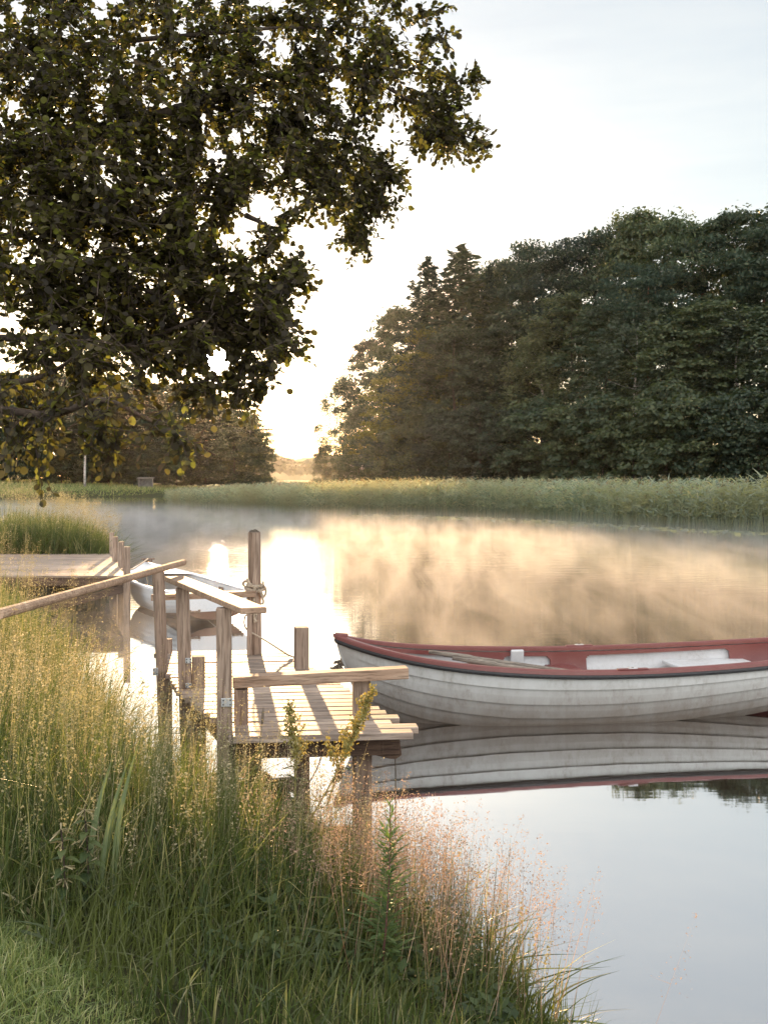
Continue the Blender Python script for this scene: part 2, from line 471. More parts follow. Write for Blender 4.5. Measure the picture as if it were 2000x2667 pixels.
hillmat = leafmat('far_wood_foliage', [(0, (.05, .06, .03)), (1, (.05, .06, .03))], 0, rough=.9, spec=.1, patch=.05, patchcol=(.035, .05, .025))
hl = ridge('hills', 1180, [(-330, 20), (-110, 24), (-78, 27), (-52, 29), (-30, 32), (60, 30), (330, 30)], 250, 4, 1.2, hillmat)
tag(hl, 'pale wooded hill on the horizon', 'hill', kind='structure')

# ------------------------------------------------------------------ foliage builders (numpy)
def cards(C, Nrm, size, aspect=1.0, jit=.35, rng=RNG):
    """one ragged four-cornered leaf spray per centre; returns V, F"""
    n = len(C)
    a = rng.normal(size=(n, 3)); a -= (a * Nrm).sum(1, keepdims=True) * Nrm
    a /= np.linalg.norm(a, axis=1, keepdims=True) + 1e-9
    b = np.cross(Nrm, a)
    s = size * rng.uniform(.6, 1.35, (n, 1))
    V = np.empty((n, 4, 3))
    for k, (u, v) in enumerate([(-1, -.35), (.15, -.9), (1, .3), (-.2, .9)]):
        ju = u + rng.uniform(-jit, jit, (n, 1)); jv = (v + rng.uniform(-jit, jit, (n, 1))) * aspect
        V[:, k] = C + (a * ju + b * jv) * s * .5 + Nrm * rng.uniform(-.12, .12, (n, 1)) * s
    Fq = np.arange(n * 4).reshape(n, 4)
    return V.reshape(-1, 3), Fq


def unit(v):
    return v / (np.linalg.norm(v, axis=-1, keepdims=True) + 1e-9)


def shell(n, rng=RNG):
    return unit(rng.normal(size=(n, 3)))


def broad_crown(H, rad, z0, nclump, ncard, size, seed, droop=0.0, shape=.9, flat=.75):
    rng = np.random.default_rng(seed)
    cs, ns = [], []
    for _ in range(nclump):
        t = rng.random() ** .85
        z = z0 + (H - z0) * t
        # crown profile: full low, rounded on top
        prof = math.sqrt(max(0, 1 - (max(0, t - .35) / .66) ** 2)) * (.72 + .28 * min(1, t / .3))
        ang = rng.uniform(0, 6.283)
        rr = rad * prof * math.sqrt(rng.uniform(.25, 1.05)) * (1 + .18 * math.sin(ang * 3 + seed) + .1 * math.sin(ang * 5 + 2 * z))
        cc = np.array([math.cos(ang) * rr, math.sin(ang) * rr, z])
        cr_ = rng.choice([.4, .6, .8, 1.1, 1.5]) * rng.uniform(.8, 1.2) * rad * .22
        d = shell(ncard, rng); d[:, 2] = np.abs(d[:, 2]) * .9 + d[:, 2] * .25
        p = cc + d * cr_ * rng.uniform(.55, 1.1, (ncard, 1)) * np.array([1, 1, flat])
        p[:, 2] -= droop * rng.random(ncard) ** 2 * cr_ * 1.6
        cs.append(p); ns.append(unit(d * .6 + np.array([0, 0, .45]) + rng.normal(scale=.45, size=(ncard, 3))))
    C = np.concatenate(cs)
    C[:, 2] = np.maximum(C[:, 2], .15)
    return cards(C, np.concatenate(ns), size, .8, rng=rng)


def pine_crown(H, rad, z0, nclump, ncard, seed):
    rng = np.random.default_rng(seed)
    cs, ns = [], []
    for k in range(nclump):
        t = rng.random() ** .7
        z = z0 + (H - z0) * t
        prof = math.sqrt(max(0.05, 1 - abs(t - .5) ** 2 * 3.2))
        ang = rng.uniform(0, 6.283)
        rr = rad * prof * rng.uniform(.1, 1.05)
        cc = np.array([math.cos(ang) * rr, math.sin(ang) * rr, z + .3 * rr / rad])
        cr_ = rng.uniform(.7, 1.3) * rad * .26
        d = shell(ncard, rng)
        p = cc + d * cr_ * rng.random((ncard, 1)) ** .4 * np.array([1.15, 1.15, .33])
        cs.append(p); ns.append(unit(rng.normal(size=(ncard, 3)) + np.array([0, 0, .6])))
    return cards(np.concatenate(cs), np.concatenate(ns), .36, .42, rng=rng)


def spruce_crown(H, rad, z0, seed, whorls=46):
    rng = np.random.default_rng(seed)
    cs, ns = [], []
    for k in range(whorls):
        t = k / (whorls - 1)
        z = z0 + (H - z0) * t ** .95
        ln = rad * (1 - t) ** .62 * rng.uniform(.75, 1.1) + .12
        nb = int(5 + 5 * (1 - t))
        for j in range(nb):
            a = 6.283 * j / nb + rng.uniform(-.35, .35) + k
            l = ln * rng.uniform(.6, 1.15)
            m = max(6, int(46 * l / rad * 1.4))
            u = rng.random(m) ** .6
            r_ = u * l
            w_ = .30 * l * (1 - u * .7) * rng.uniform(-1, 1, m)
            x = np.cos(a) * r_ - np.sin(a) * w_; y = np.sin(a) * r_ + np.cos(a) * w_
            zz = z - .30 * r_ + .24 * r_ * u ** 2 - rng.random(m) * .30
            cs.append(np.stack([x, y, zz], 1))
            nn = np.stack([rng.normal(scale=.5, size=m), rng.normal(scale=.5, size=m), np.full(m, .8)], 1)
            ns.append(unit(nn))
    return cards(np.concatenate(cs), np.concatenate(ns), .50, .5, rng=rng)


def trunk_mb(H, r0, limbs, seed, lean=0.0, rad=4.0, z0=3.0):
    rnd = random.Random(seed)
    m = MB()
    pts = [Vector((lean * (k / 8) ** 2 + rnd.uniform(-.1, .1) * k / 4, rnd.uniform(-.1, .1) * k / 4, H * .95 * k / 8)) for k in range(9)]
    m.tube(pts, [r0 * (1 - .9 * k / 8) for k in range(9)], 7)
    for _ in range(limbs):
        t = rnd.uniform(z0 / H, .92); i = min(7, int(t * 8)); p = pts[i].lerp(pts[i + 1], t * 8 - i)
        a = rnd.uniform(0, 6.283); l = rad * rnd.uniform(.5, .85) * (1.1 - t * .6)
        q = p + Vector((math.cos(a) * l * .5, math.sin(a) * l * .5, l * .18)); e = p + Vector((math.cos(a) * l, math.sin(a) * l, l * .45))
        m.tube([p, q, e], [r0 * .32 * (1.1 - t), r0 * .2 * (1.1 - t), .02], 5)
    return m


def proto(name, kind, seed):
    """a tree of nominal height 20, crown radius 5, as root + trunk + crown"""
    root = bpy.data.objects.new(name, None); root.empty_display_size = .5
    if kind == 'broad':
        V, Q = broad_crown(20, 5, 1.2, 150, 150, .30, seed); lm, bm_ = LEAF['broad'], M['bark']
    elif kind == 'dense':
        V, Q = broad_crown(20, 5, .5, 300, 110, .42, seed); lm, bm_ = LEAF['broad'], M['bark']
    elif kind == 'yellow':
        V, Q = broad_crown(20, 5, 1.2, 150, 140, .30, seed); lm, bm_ = LEAF['yellow'], M['bark']
    elif kind == 'birch':
        V, Q = broad_crown(20, 4.6, 2.0, 130, 150, .25, seed, droop=1.3, flat=1.0); lm, bm_ = LEAF['birch'], M['birch']
    elif kind == 'pine':
        V, Q = pine_crown(20, 5, 7.5, 95, 130, seed); lm, bm_ = LEAF['pine'], M['pinebark']
    elif kind == 'spruce':
        V, Q = spruce_crown(20, 4.2, 1.5, seed); lm, bm_ = LEAF['pine'], M['bark']
    else:
        V, Q = broad_crown(20, 9, .3, 110, 120, .65, seed); lm, bm_ = LEAF['broad'], M['bark']
    tr = trunk_mb(20, .34 if kind == 'pine' else .26, 14, seed, rad=4.5, z0=9 if kind == 'pine' else 4)
    return root, tr, V, Q, lm, bm_


PROTOS = {}
SEEN = set()


def tree(kind, variant, name, loc, H, rad, label, cat, group, rz=0.0):
    key = (kind, variant)
    if key not in PROTOS:
        root, tr, V, Q, lm, bm_ = proto(name, kind, variant * 17 + len(kind))
        COL.objects.link(root)
        tr.build('trunk', bm_, root, smooth=True)
        npmesh('crown', V, Q, lm, root)
        PROTOS[key] = root
        o = root
    else:
        o = copy_tree(PROTOS[key])
        o.name = name
    o.location = loc
    base = 9.0 if kind == 'bush' else (4.2 if kind == 'spruce' else (4.6 if kind == 'birch' else 5.0))
    o.scale = (rad / base, rad / base, H / 20)
    o.rotation_euler = (0, 0, rz)
    tag(o, label, cat, group)
    return o


def gz(x, y):
    return float(groundz(np.array([x]), np.array([y]))[0])


# ------------------------------------------------------------------ the wood across the water
WG = 'trees of the wood across the water'
TREES = [
    # kind, variant, name, px, top row, distance, radius, label
    ('birch', 1, 'birch_tree', 898, 985, 150, 3.4, 'outermost pale green birch at the left end of the wood, beside the bright gap'),
    ('broad', 1, 'leafy_tree', 968, 896, 146, 4.2, 'rounded leafy tree stepping up behind the outermost birch at the left end of the wood'),
    ('broad', 2, 'leafy_tree', 1036, 816, 141, 4.8, 'domed leafy tree just left of and below the narrower spruce'),
    ('spruce', 1, 'spruce_tree', 1115, 668, 118, 6.6, 'narrower, slightly lower of the two pointed spruces above the wood'),
    ('spruce', 2, 'spruce_tree', 1202, 640, 117, 8.4, 'taller and wider of the two pointed spruces above the wood'),
    ('spruce', 1, 'spruce_tree', 1273, 690, 118, 3.0, 'thin spruce tip poking from the wood just right of the two tall spruces'),
    ('broad', 1, 'leafy_tree', 1262, 722, 122, 5.2, 'dense dark tree under the thin spruce tip, right of the two tall spruces'),
    ('broad', 2, 'leafy_tree', 1330, 700, 121, 4.8, 'dark round-topped tree left of the ragged flat pine on the skyline'),
    ('pine', 1, 'pine_tree', 1378, 640, 117, 4.2, 'ragged flat-topped pine with sky showing through, standing alone on the skyline'),
    ('broad', 3, 'leafy_tree', 1440, 690, 113, 4.8, 'dark tree filling the dip right of the ragged flat pine'),
    ('pine', 2, 'pine_tree', 1508, 620, 110, 4.8, 'broad layered pine crown left of the sky gap under the canopy'),
    ('pine', 1, 'pine_tree', 1590, 606, 108, 4.9, 'layered pine crown between the sky gap and the highest crown'),
    ('broad', 2, 'leafy_tree', 1672, 573, 105, 5.0, 'highest rounded crown of the whole wood'),
    ('broad', 1, 'leafy_tree', 1752, 592, 102, 4.8, 'tall dark tree just right of the highest crown of the wood'),
    ('pine', 2, 'pine_tree', 1690, 690, 96, 4.6, 'pine with a bare reddish forked trunk showing high up in the wood at right'),
    ('pine', 1, 'pine_tree', 1826, 585, 99, 5.2, 'tall pine at the right side of the wood, past the crown beside the highest one'),
    ('broad', 3, 'leafy_tree', 1905, 572, 97, 5.2, 'tall dark tree second from the right margin, above the grey-green pine'),
    ('pine', 2, 'pine_tree', 1985, 560, 95, 5.5, 'tall pine cut by the right margin of the view'),
    ('broad', 1, 'leafy_tree', 2060, 560, 94, 5.0, 'dark tree mostly beyond the right margin of the view'),
    ('yellow', 1, 'leafy_tree', 1112, 868, 116, 4.0, 'yellow-green sunlit tree below the two tall spruces'),
    ('birch', 2, 'birch_tree', 945, 1060, 138, 3.9, 'hazy birch low down behind the outermost birch at the left end'),
    ('yellow', 2, 'leafy_tree', 1020, 970, 130, 4.2, 'yellow-green tree catching sun on its left edge, below the domed leafy tree'),
    ('broad', 3, 'leafy_tree', 1090, 930, 125, 4.6, 'dark leafy tree in the lower wood below the narrower spruce'),
    ('broad', 2, 'leafy_tree', 1180, 865, 112, 4.6, 'dark leafy tree in the middle of the wood below the taller spruce'),
    ('birch', 1, 'birch_tree', 1256, 905, 114, 4.4, 'drooping grey-green birch in the middle of the wood under the thin spruce tip'),
    ('broad', 1, 'leafy_tree', 1335, 820, 111, 4.9, 'dark leafy tree in mid-wood directly under the ragged flat pine'),
    ('birch', 2, 'birch_tree', 1412, 870, 106, 4.6, 'grey-green birch with hanging sprays in mid-wood right of the ragged flat pine'),
    ('broad', 3, 'leafy_tree', 1492, 780, 103, 4.7, 'dark leafy tree in mid-wood under the broad layered pine'),
    ('broad', 2, 'leafy_tree', 1575, 815, 99, 4.6, 'dark leafy tree in mid-wood under the pine between sky gap and highest crown'),
    ('birch', 1, 'birch_tree', 1655, 800, 93, 4.3, 'pale weeping birch in front of the reddish pine trunk'),
    ('broad', 1, 'leafy_tree', 1745, 850, 92, 4.6, 'leafy tree right of the pale weeping birch'),
    ('broad', 3, 'leafy_tree', 1830, 800, 91, 4.8, 'leafy tree under the tall pine at the right side of the wood'),
    ('birch', 2, 'birch_tree', 1920, 830, 90, 4.8, 'grey-green birch near the right margin of the view'),
    ('broad', 2, 'leafy_tree', 2010, 810, 89, 4.8, 'leafy tree on the right margin of the view, in front of the cut pine'),
]
for k, (kind, var, nm, px, ty, y, rad, lab) in enumerate(TREES):
    x = (px - CX) / F * y
    z = gz(x, y) - .1
    top = EYE - (ty - HY) / F * y
    t = tree(kind, var, nm, (x, y, z), (top - z) * 1.0, rad * 1.12, lab, 'tree', WG, k * 2.1)
BUSH = [(850, 1165, 148, 1.9), (935, 1150, 128, 3.0), (1010, 1120, 120, 3.4), (1090, 1090, 112, 3.5), (1170, 1080, 107, 3.6), (1250, 1060, 103, 3.8),
        (1330, 1075, 99, 3.6), (1410, 1050, 96, 3.7), (1490, 1070, 92, 3.6), (1570, 1040, 89, 3.7), (1650, 1055, 86, 3.6), (1735, 1010, 84, 3.9),
        (1815, 1050, 82, 3.5), (1895, 1040, 81, 3.6), (1975, 1030, 80, 3.8), (2050, 1040, 79, 3.6)]
for k, (px, ty, y, rad) in enumerate(BUSH):
    x = (px - CX) / F * y; z = gz(x, y) - .1
    lab = 'low leafy bush at the foot of the wood, close behind the reeds'
    if k == 0: lab = 'small ragged bush leaning out at the left foot of the wood, against the bright gap'
    tree('bush', 1 + k % 2, 'bush', (x, y, z), EYE - (ty - HY) / F * y - z, rad * 1.1, lab, 'bush', 'bushes at the foot of the wood', k * 1.7)

# ------------------------------------------------------------------ the hazy wood on the left shore
LW = [('broad', 3, 632, 1075, 172, 2.9, 'rightmost dark tree of the wood on the left shore, edging the bright gap'),
      ('pine', 1, 655, 1105, 178, 2.6, 'ragged pine at the right end of the left-shore wood with branches poking into the gap'),
      ('broad', 1, 575, 1040, 174, 4.0, 'dark tree second from the right in the left-shore wood'),
      ('broad', 2, 500, 1015, 176, 4.4, 'dark tree of the left-shore wood under the low sun'),
      ('broad', 3, 425, 1005, 172, 4.4, 'dark tree of the left-shore wood straight behind the little shelter'),
      ('broad', 1, 350, 1000, 170, 4.4, 'dark tree of the left-shore wood just left of the little shelter'),
      ('broad', 2, 280, 990, 168, 4.4, 'dark tree of the left-shore wood right of the pale birch trunk'),
      ('broad', 3, 190, 980, 166, 4.6, 'dark tree of the left-shore wood behind the pale birch trunk'),
      ('broad', 1, 100, 980, 165, 4.6, 'dark tree of the left-shore wood near the left margin of the view'),
      ('broad', 2, 10, 980, 165, 4.6, 'dark tree of the left-shore wood cut by the left margin of the view')]
for k, (kind, var, px, ty, y, rad, lab) in enumerate(LW):
    x = (px - CX) / F * y; z = gz(x, y) - .1
    tree('dense' if kind == 'broad' else kind, var % 2 if kind == 'broad' else var, 'pine_tree' if kind == 'pine' else 'leafy_tree', (x, y, z), EYE - (ty - HY) / F * y - z, rad * 1.45, lab, 'tree', 'trees of the wood on the left shore', k * 1.3)
for k, (px, ty, y, rad) in enumerate([(668, 1190, 171, 1.8), (610, 1185, 168, 3.2), (535, 1180, 169, 3.4), (460, 1185, 168, 3.4), (385, 1180, 167, 3.4), (310, 1180, 166, 3.3), (240, 1185, 164, 3.3), (160, 1180, 163, 3.3), (80, 1180, 163, 3.3), (5, 1180, 163, 3.3)]):
    x = (px - CX) / F * y; z = gz(x, y) - .1
    tree('bush', 1 + k % 2, 'bush', (x, y, z), (EYE - (ty - 50 - HY) / F * y - z) * 1.1, rad * 1.5, 'dark bush filling the foot of the wood on the left shore', 'bush', 'bushes under the left-shore wood', k * 2.3)
# pale birch standing on the left shore meadow
x, y = (221 - CX) / F * 155, 155
tb = tree('birch', 3, 'birch_tree', (x, y, gz(x, y) - .1), 22, 3.6, 'pale-trunked birch standing on the far left shore meadow', 'tree', None)
tb.scale = (.75, .75, 1.1)
for ch in tb.children:
    if ch.name.startswith('crown'):
        ch.location.z = 7.5; ch.scale.z = .62

# little open shelter on the left shore
x, y = (379 - CX) / F * 160, 160
hz = gz(x, y)
SHW = wood('grey_shelter_wood', [(.14, .14, .135), (.22, .22, .21), (.3, .3, .29)], (2, 2, 8))
hut = empty('shelter', (x, y, hz - .05), R(6), 'small grey wooden shelter with a flat roof on the far left shore', 'shelter')
m = MB(); m.box((0, .9, .75), (2.0, .06, 1.4)); m.box((-1.0, .4, .75), (.06, 1.0, 1.4)); m.box((1.0, .4, .75), (.06, 1.0, 1.4)); m.build('wall', SHW, hut)
m = MB(); m.box((0, .35, 1.55), (2.5, 1.5, .08), (R(4), 0, 0)); m.build('roof', SHW, hut)
m = MB(); m.box((0, .35, .06), (2.2, 1.3, .1)); m.build('floor', SHW, hut)
for s_ in (-1, 1):
    m = MB(); m.box((s_ * 1.02, -.25, .78), (.09, .09, 1.5)); m.build('corner_post', SHW, hut)

# far-off wood across the lake: one mass
rng = np.random.default_rng(5)
pts, nrm = [], []
for k in range(150):
    cx_ = rng.uniform(-260, 240); cy_ = rng.uniform(650, 690)
    hh = 13 + 5 * math.sin(cx_ * .06) + rng.uniform(-2.5, 3)
    n_ = 130
    d = shell(n_, rng); d[:, 2] = np.abs(d[:, 2])
    pts.append(np.array([cx_, cy_, 1.5 + hh * .45]) + d * np.array([7.5, 6, hh * .55]) * rng.uniform(.75, 1.05, (n_, 1))); nrm.append(unit(d + rng.normal(scale=.4, size=(n_, 3))))
V, Q = cards(np.concatenate(pts), np.concatenate(nrm), 4.2, .8, rng=rng)
fw = npmesh('far_wood', V, Q, LEAF['broad'])
tag(fw, 'distant wood fading into the mist on the far shore of the lake', 'woods', kind='stuff')

# ------------------------------------------------------------------ reeds
RE = [(2100, 1392), (1995, 1386), (1790, 1376), (1640, 1368), (1500, 1358), (1360, 1350), (1225, 1345), (1060, 1342), (900, 1339), (800, 1336), (700, 1330), (600, 1325), (500, 1318), (440, 1310), (400, 1303)]
front = [G(px, py, 0) for px, py in RE]
fx = np.array([p.x for p in front])[::-1]; fy = np.array([p.y for p in front])[::-1]
rng = np.random.default_rng(21)
n = 17000
u = rng.random(n) ** .8
rx = -22 + 41 * rng.random(n); 
depth = np.interp(rx, [-22, -12, -3, 8, 20], [8, 30, 42, 30, 26])
back = rng.random(n) ** 2.0 * depth
ry = np.interp(rx, fx, fy) + back + rng.normal(scale=.35, size=n)
keep = rx > np.interp(ry, [50, 200], [-300, -300])
hmax = np.interp(rx / ry * F + CX, [400, 480, 600, 850, 1000, 2100], [.9, 1.35, 1.75, 2.05, 2.2, 2.3])
hh = hmax * rng.uniform(.62, 1.10, n) + .16 * vnoise(rx, ry, .55, 9) + .08 * vnoise(rx, ry, 2.1, 19)
Vs, Qs, off = [], [], 0
base = np.stack([rx, ry, np.full(n, -.05)], 1)
lean = rng.normal(scale=.10, size=(n, 2)) + np.array([.05, 0])
tip = base + np.stack([lean[:, 0] * hh, lean[:, 1] * hh, hh], 1)


def strip(a, b, wid, bend, rng, segs=2):
    """flat tapering blades from a to b, sagging by bend; returns V,F"""
    n = len(a)
    d = b - a
    side = np.cross(d, rng.normal(size=(n, 3))); side = unit(side)
    V = np.empty((n, segs + 1, 2, 3))
    for k in range(segs + 1):
        t = k / segs
        w = wid * (1 - t) ** .7 + wid * .06
        c_ = a + d * t + bend * (t * t)
        V[:, k, 0] = c_ - side * w[:, None] * .5; V[:, k, 1] = c_ + side * w[:, None] * .5
    q = []
    for k in range(segs):
        q.append([2 * k, 2 * k + 1, 2 * k + 3, 2 * k + 2])
    Q = (np.arange(n)[:, None, None] * (2 * (segs + 1)) + np.array(q)[None]).reshape(-1, 4)
    return V.reshape(-1, 3), Q


def gather(lst):
    Vs, Qs, o = [], [], 0
    for V, Q in lst:
        Vs.append(V); Qs.append(Q + o); o += len(V)
    return np.concatenate(Vs), np.concatenate(Qs)


parts = [strip(base, tip, np.full(n, .022), np.zeros((n, 3)), rng, 1)]
for k in range(7):
    t = rng.uniform(.30, .98, n)[:, None]
    a = base + (tip - base) * t
    ang = rng.uniform(0, 6.283, n)
    ln = rng.uniform(.28, .55, n)
    d = np.stack([np.cos(ang) * ln * .75, np.sin(ang) * ln * .75, ln * rng.uniform(.25, 1.0, n)], 1)
    parts.append(strip(a, a + d, np.full(n, .060) * rng.uniform(.5, 1.5, n), np.stack([np.cos(ang) * .05, np.sin(ang) * .05, -ln * rng.uniform(.1, .8, n)], 1), rng, 2))
# feathery plumes on some of the taller stems
k = rng.random(n) < .10
tp = np.repeat(tip[k], 7, 0); C = tp + rng.normal(scale=(.035, .035, .09), size=tp.shape)
pl_V, pl_Q = cards(C, unit(rng.normal(size=C.shape) * np.array([1, 1, .2])), .10, .6, rng=rng)
V, Q = gather(parts)
plumes = npmesh('reed_plumes', pl_V, pl_Q, leafmat('reed_plume', [(0, (.16, .12, .08)), (1, (.30, .24, .17))], .5, rough=.8))
tag(plumes, 'brownish feathery plumes on top of the reeds', 'reed plumes', kind='stuff')
reeds = npmesh('reeds', V, Q, LEAF['reed'])
tag(reeds, 'belt of tall green reeds standing in the lake in front of the wood', 'reeds', kind='stuff')
# lily-leaf scum line: floating debris at the reed edge
n = 900
px = rng.uniform(900, 2050, n); yy = np.interp(px, [p[0] for p in RE[::-1]], [p[1] for p in RE[::-1]])
pts = np.array([G(a, b_ + abs(e) , .012) for a, b_, e in zip(px, yy, rng.normal(scale=5, size=n))])
V, Q = cards(pts, unit(np.tile([0, 0, 1.0], (n, 1)) + rng.normal(scale=.03, size=(n, 3))), .28, .7, rng=rng)
V[:, 2] = np.maximum(V[:, 2], .006)
ol = npmesh('floating_leaves', V, Q, LEAF['reed'])
tag(ol, 'floating leaves along the water edge of the reeds', 'water plants', kind='stuff')

# ------------------------------------------------------------------ main jetty
JR = R(6)
jo = Vector((-.97, 6.84, 0))
jet = empty('wooden_jetty', jo, JR, 'weathered wooden jetty with plank deck, low rails and a tall mooring post', 'jetty')
Ji = Matrix.Rotation(-JR, 4, 'Z') @ Matrix.Translation(-jo)
J = lambda p: Ji @ Vector(p)
# deck planks
md = MB()
npl = 25
LN = [(-.97, 6.84), (-1.03, 7.06), (-1.62, 8.43), (-2.2, 10.3)]
RN = [(.21, 6.99), (.19, 7.25), (.02, 7.54), (-.29, 8.46), (-.59, 9.28), (-.97, 10.27)]
rj = random.Random(4)


def along(poly, y):
    for (x0, y0), (x1, y1) in zip(poly, poly[1:]):
        if y <= y1: return x0 + (x1 - x0) * (y - y0) / (y1 - y0)
    return poly[-1][0]


for k in range(npl):
    t = (k + .5) / npl
    yl = 6.84 + .07 + (10.22 - 6.91) * (k / (npl - 1))
    xl = along(LN, yl) + rj.uniform(-.015, .015)
    yr0 = yl + .11
    xr = along(RN, yr0) + rj.uniform(-.03, .03)
    if k == 2: xr -= .10
    a, b_ = J((xl, yl, 0)), J((xr, yl + (xr - xl) * math.tan(JR), 0))
    cx_ = (a.x + b_.x) / 2; cy_ = (a.y + b_.y) / 2
    md.box((cx_, cy_, DECK - .0225 + rj.uniform(-.003, .003)), (b_.x - a.x, .117, .045), (rj.uniform(-.012, .012), 0, rj.uniform(-.004, .004)))
md.build('deck', M['deck'], jet, bevel=.005)


def post(px, wpx, ytop, ybase, zbot, name='post', dx_top=0, dpx=None, mat='post', y=None, parent=None, rz=0.0, taper=1.0, bevel=.006):
    """square timber: photo column, width, top row, deck row under it"""
    if y is None: y = (EYE - DECK) * F / (ybase - HY)
    w_ = wpx / F * y
    x0 = (px - CX) / F * y
    zt = EYE - (ytop - HY) / F * y
    x1 = x0 + dx_top / F * y
    m = MB()
    c0 = J((x0, y, 0)); c1 = J((x1, y, 0))
    hw = w_ / 2
    vs = []
    for cc, z in ((c0, zbot), (c1, zt)):
        # lean is measured between deck and top; carry it down too
        if z == zbot:
            s_ = (DECK - zbot) / max(.1, zt - DECK); cc = c0 - (c1 - c0) * s_
        for sy in (-1, 1):
            for sx_ in (-1, 1):
                v = Vector((sx_ * hw, sy * hw, 0)); v.rotate(Euler((0, 0, rz)))
                vs.append(Vector((cc.x, cc.y, z)) + v)
    m.add(vs, [(0, 2, 3, 1), (4, 5, 7, 6), (0, 1, 5, 4), (1, 3, 7, 5), (3, 2, 6, 7), (2, 0, 4, 6)])
    return m.build(name, M[mat], parent or jet, bevel=bevel), y, zt


post(585, 39, 1583, 1900, -.7, 'rail_post', dx_top=-2)
post(483, 33, 1531, 1792, -.7, 'rail_post', dx_top=-8)
_, ya, za = post(422, 28, 1488, 1790, -.2, 'rail_post', dx_top=-10, y=9.3, rz=.25)
post(517, 33, 1709, 1788, .2, 'stub_post', rz=.1)
post(628, 36, 1794, 1884, .3, 'stub_post', rz=.05)
o_, yp, zp = post(941, 44, 1768, 1863, -1.0, 'rail_post', mat='post')
post(785, 35, 1633, 1741, -.8, 'mooring_stub', rz=.12)
post(439, 18, 1664, 1700, -.8, 'mooring_stub')
post(945, 44, 1938, 1915, -1.0, 'pile', mat='leg', y=7.25)
post(788, 36, 1940, 1915, -1.0, 'pile', mat='leg', y=7.9)
post(604, 36, 1935, 1915, -1.0, 'pile', mat='leg', y=7.25)
post(520, 32, 1860, 1915, -1.0, 'pile', mat='leg', y=8.4)
# tall round mooring post
ym = 10.15
m = MB()
pb, pt = P(664, 1703, ym), P(662.5, 1386, ym)
rm = 17.0 / F * ym
ring = []
m.tube([J((pb.x, pb.y, -1.0)), J((pb.x, pb.y, DECK)), J(pt) - Vector((0, 0, .012)), J(pt)], [rm * 1.07, rm * 1.04, rm * .97, rm * .90], 18)
m.build('mooring_post', M['post'], jet, smooth=False)
m = MB(); a = J(P(650, 1550, ym - .05)); m.box((a.x, a.y, (a.z + .1) / 2), (.05, .10, a.z - .1)); m.build('back_rail_post', M['post'], jet, bevel=.004)
# small tufts of moss on the post top
m = MB()
rows = []
for i in range(9):
    rows.append([J(pt) + Vector(((i - 4) * .013, (j - 4) * .013, .002 + max(0, 1 - ((i - 4) ** 2 + (j - 4) ** 2) / 17) * rj.uniform(.0, .03))) for j in range(9)])
m.grid(rows)
m.build('moss', M['oldrope'], jet)
# rails
m = MB(); m.beam(J(P(396, 1556, 10.05)), J(P(668, 1546, 10.05)), .11, .055); m.build('back_rail', M['rail'], jet, bevel=.005)
m = MB(); m.beam(J(P(606, 1776, 7.24)), J(P(1061, 1751, 7.42)), .12, .075); m.build('front_rail', M['rail'], jet, bevel=.006)
yC, yB = (EYE - DECK) * F / (1900 - HY), (EYE - DECK) * F / (1792 - HY)
zr = P(0, 1580, yC).z + .02
pC, pB = P(585, 0, yC), P(477, 0, yB)
dv = Vector((pB.x - pC.x, pB.y - pC.y, 0)).normalized()
a = Vector((pC.x, pC.y, zr)) - dv * .42 + Vector((.09, 0, 0)); b_ = Vector((pB.x, pB.y, P(0, 1528, yB).z + .02)) + dv * .40 + Vector((-.0, 0, .01))
m = MB(); m.beam(J(a), J(b_), .17, .04); m.build('side_rail', M['rail'], jet, bevel=.008)
# sloping hand rail to the bank
a = Vector((-1.735, ya + .05, P(0, 1464, ya).z)); a.x = (478 - CX) / F * (ya + .05)
h1 = P(478, 1465, 9.35); h2 = P(200, 1543, 6.85); h3 = h2 + (h2 - h1) * .45
m = MB(); m.tube([J(h1), J(h2), J(h3)], [.027, .029, .03], 12); m.build('hand_rail', M['rail'], jet)
h4 = P(140, 1558, 6.4)
# beams under the deck
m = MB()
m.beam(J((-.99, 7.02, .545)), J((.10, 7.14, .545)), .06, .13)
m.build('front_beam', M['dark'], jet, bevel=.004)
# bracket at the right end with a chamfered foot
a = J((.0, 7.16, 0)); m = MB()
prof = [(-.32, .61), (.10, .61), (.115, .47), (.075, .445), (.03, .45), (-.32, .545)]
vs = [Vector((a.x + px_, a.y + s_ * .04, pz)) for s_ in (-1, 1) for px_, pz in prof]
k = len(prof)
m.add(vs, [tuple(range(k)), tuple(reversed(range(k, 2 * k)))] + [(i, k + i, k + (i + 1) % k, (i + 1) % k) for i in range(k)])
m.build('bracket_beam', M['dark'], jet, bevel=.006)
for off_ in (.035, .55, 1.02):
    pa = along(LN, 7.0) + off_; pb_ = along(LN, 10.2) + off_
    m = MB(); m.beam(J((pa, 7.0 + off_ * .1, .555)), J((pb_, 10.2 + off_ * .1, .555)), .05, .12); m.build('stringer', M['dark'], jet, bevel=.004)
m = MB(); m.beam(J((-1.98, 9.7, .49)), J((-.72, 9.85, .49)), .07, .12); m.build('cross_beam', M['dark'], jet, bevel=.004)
m = MB(); m.beam(J((-1.5, 8.35, .49)), J((-.25, 8.45, .49)), .07, .12); m.build('cross_beam', M['dark'], jet, bevel=.004)
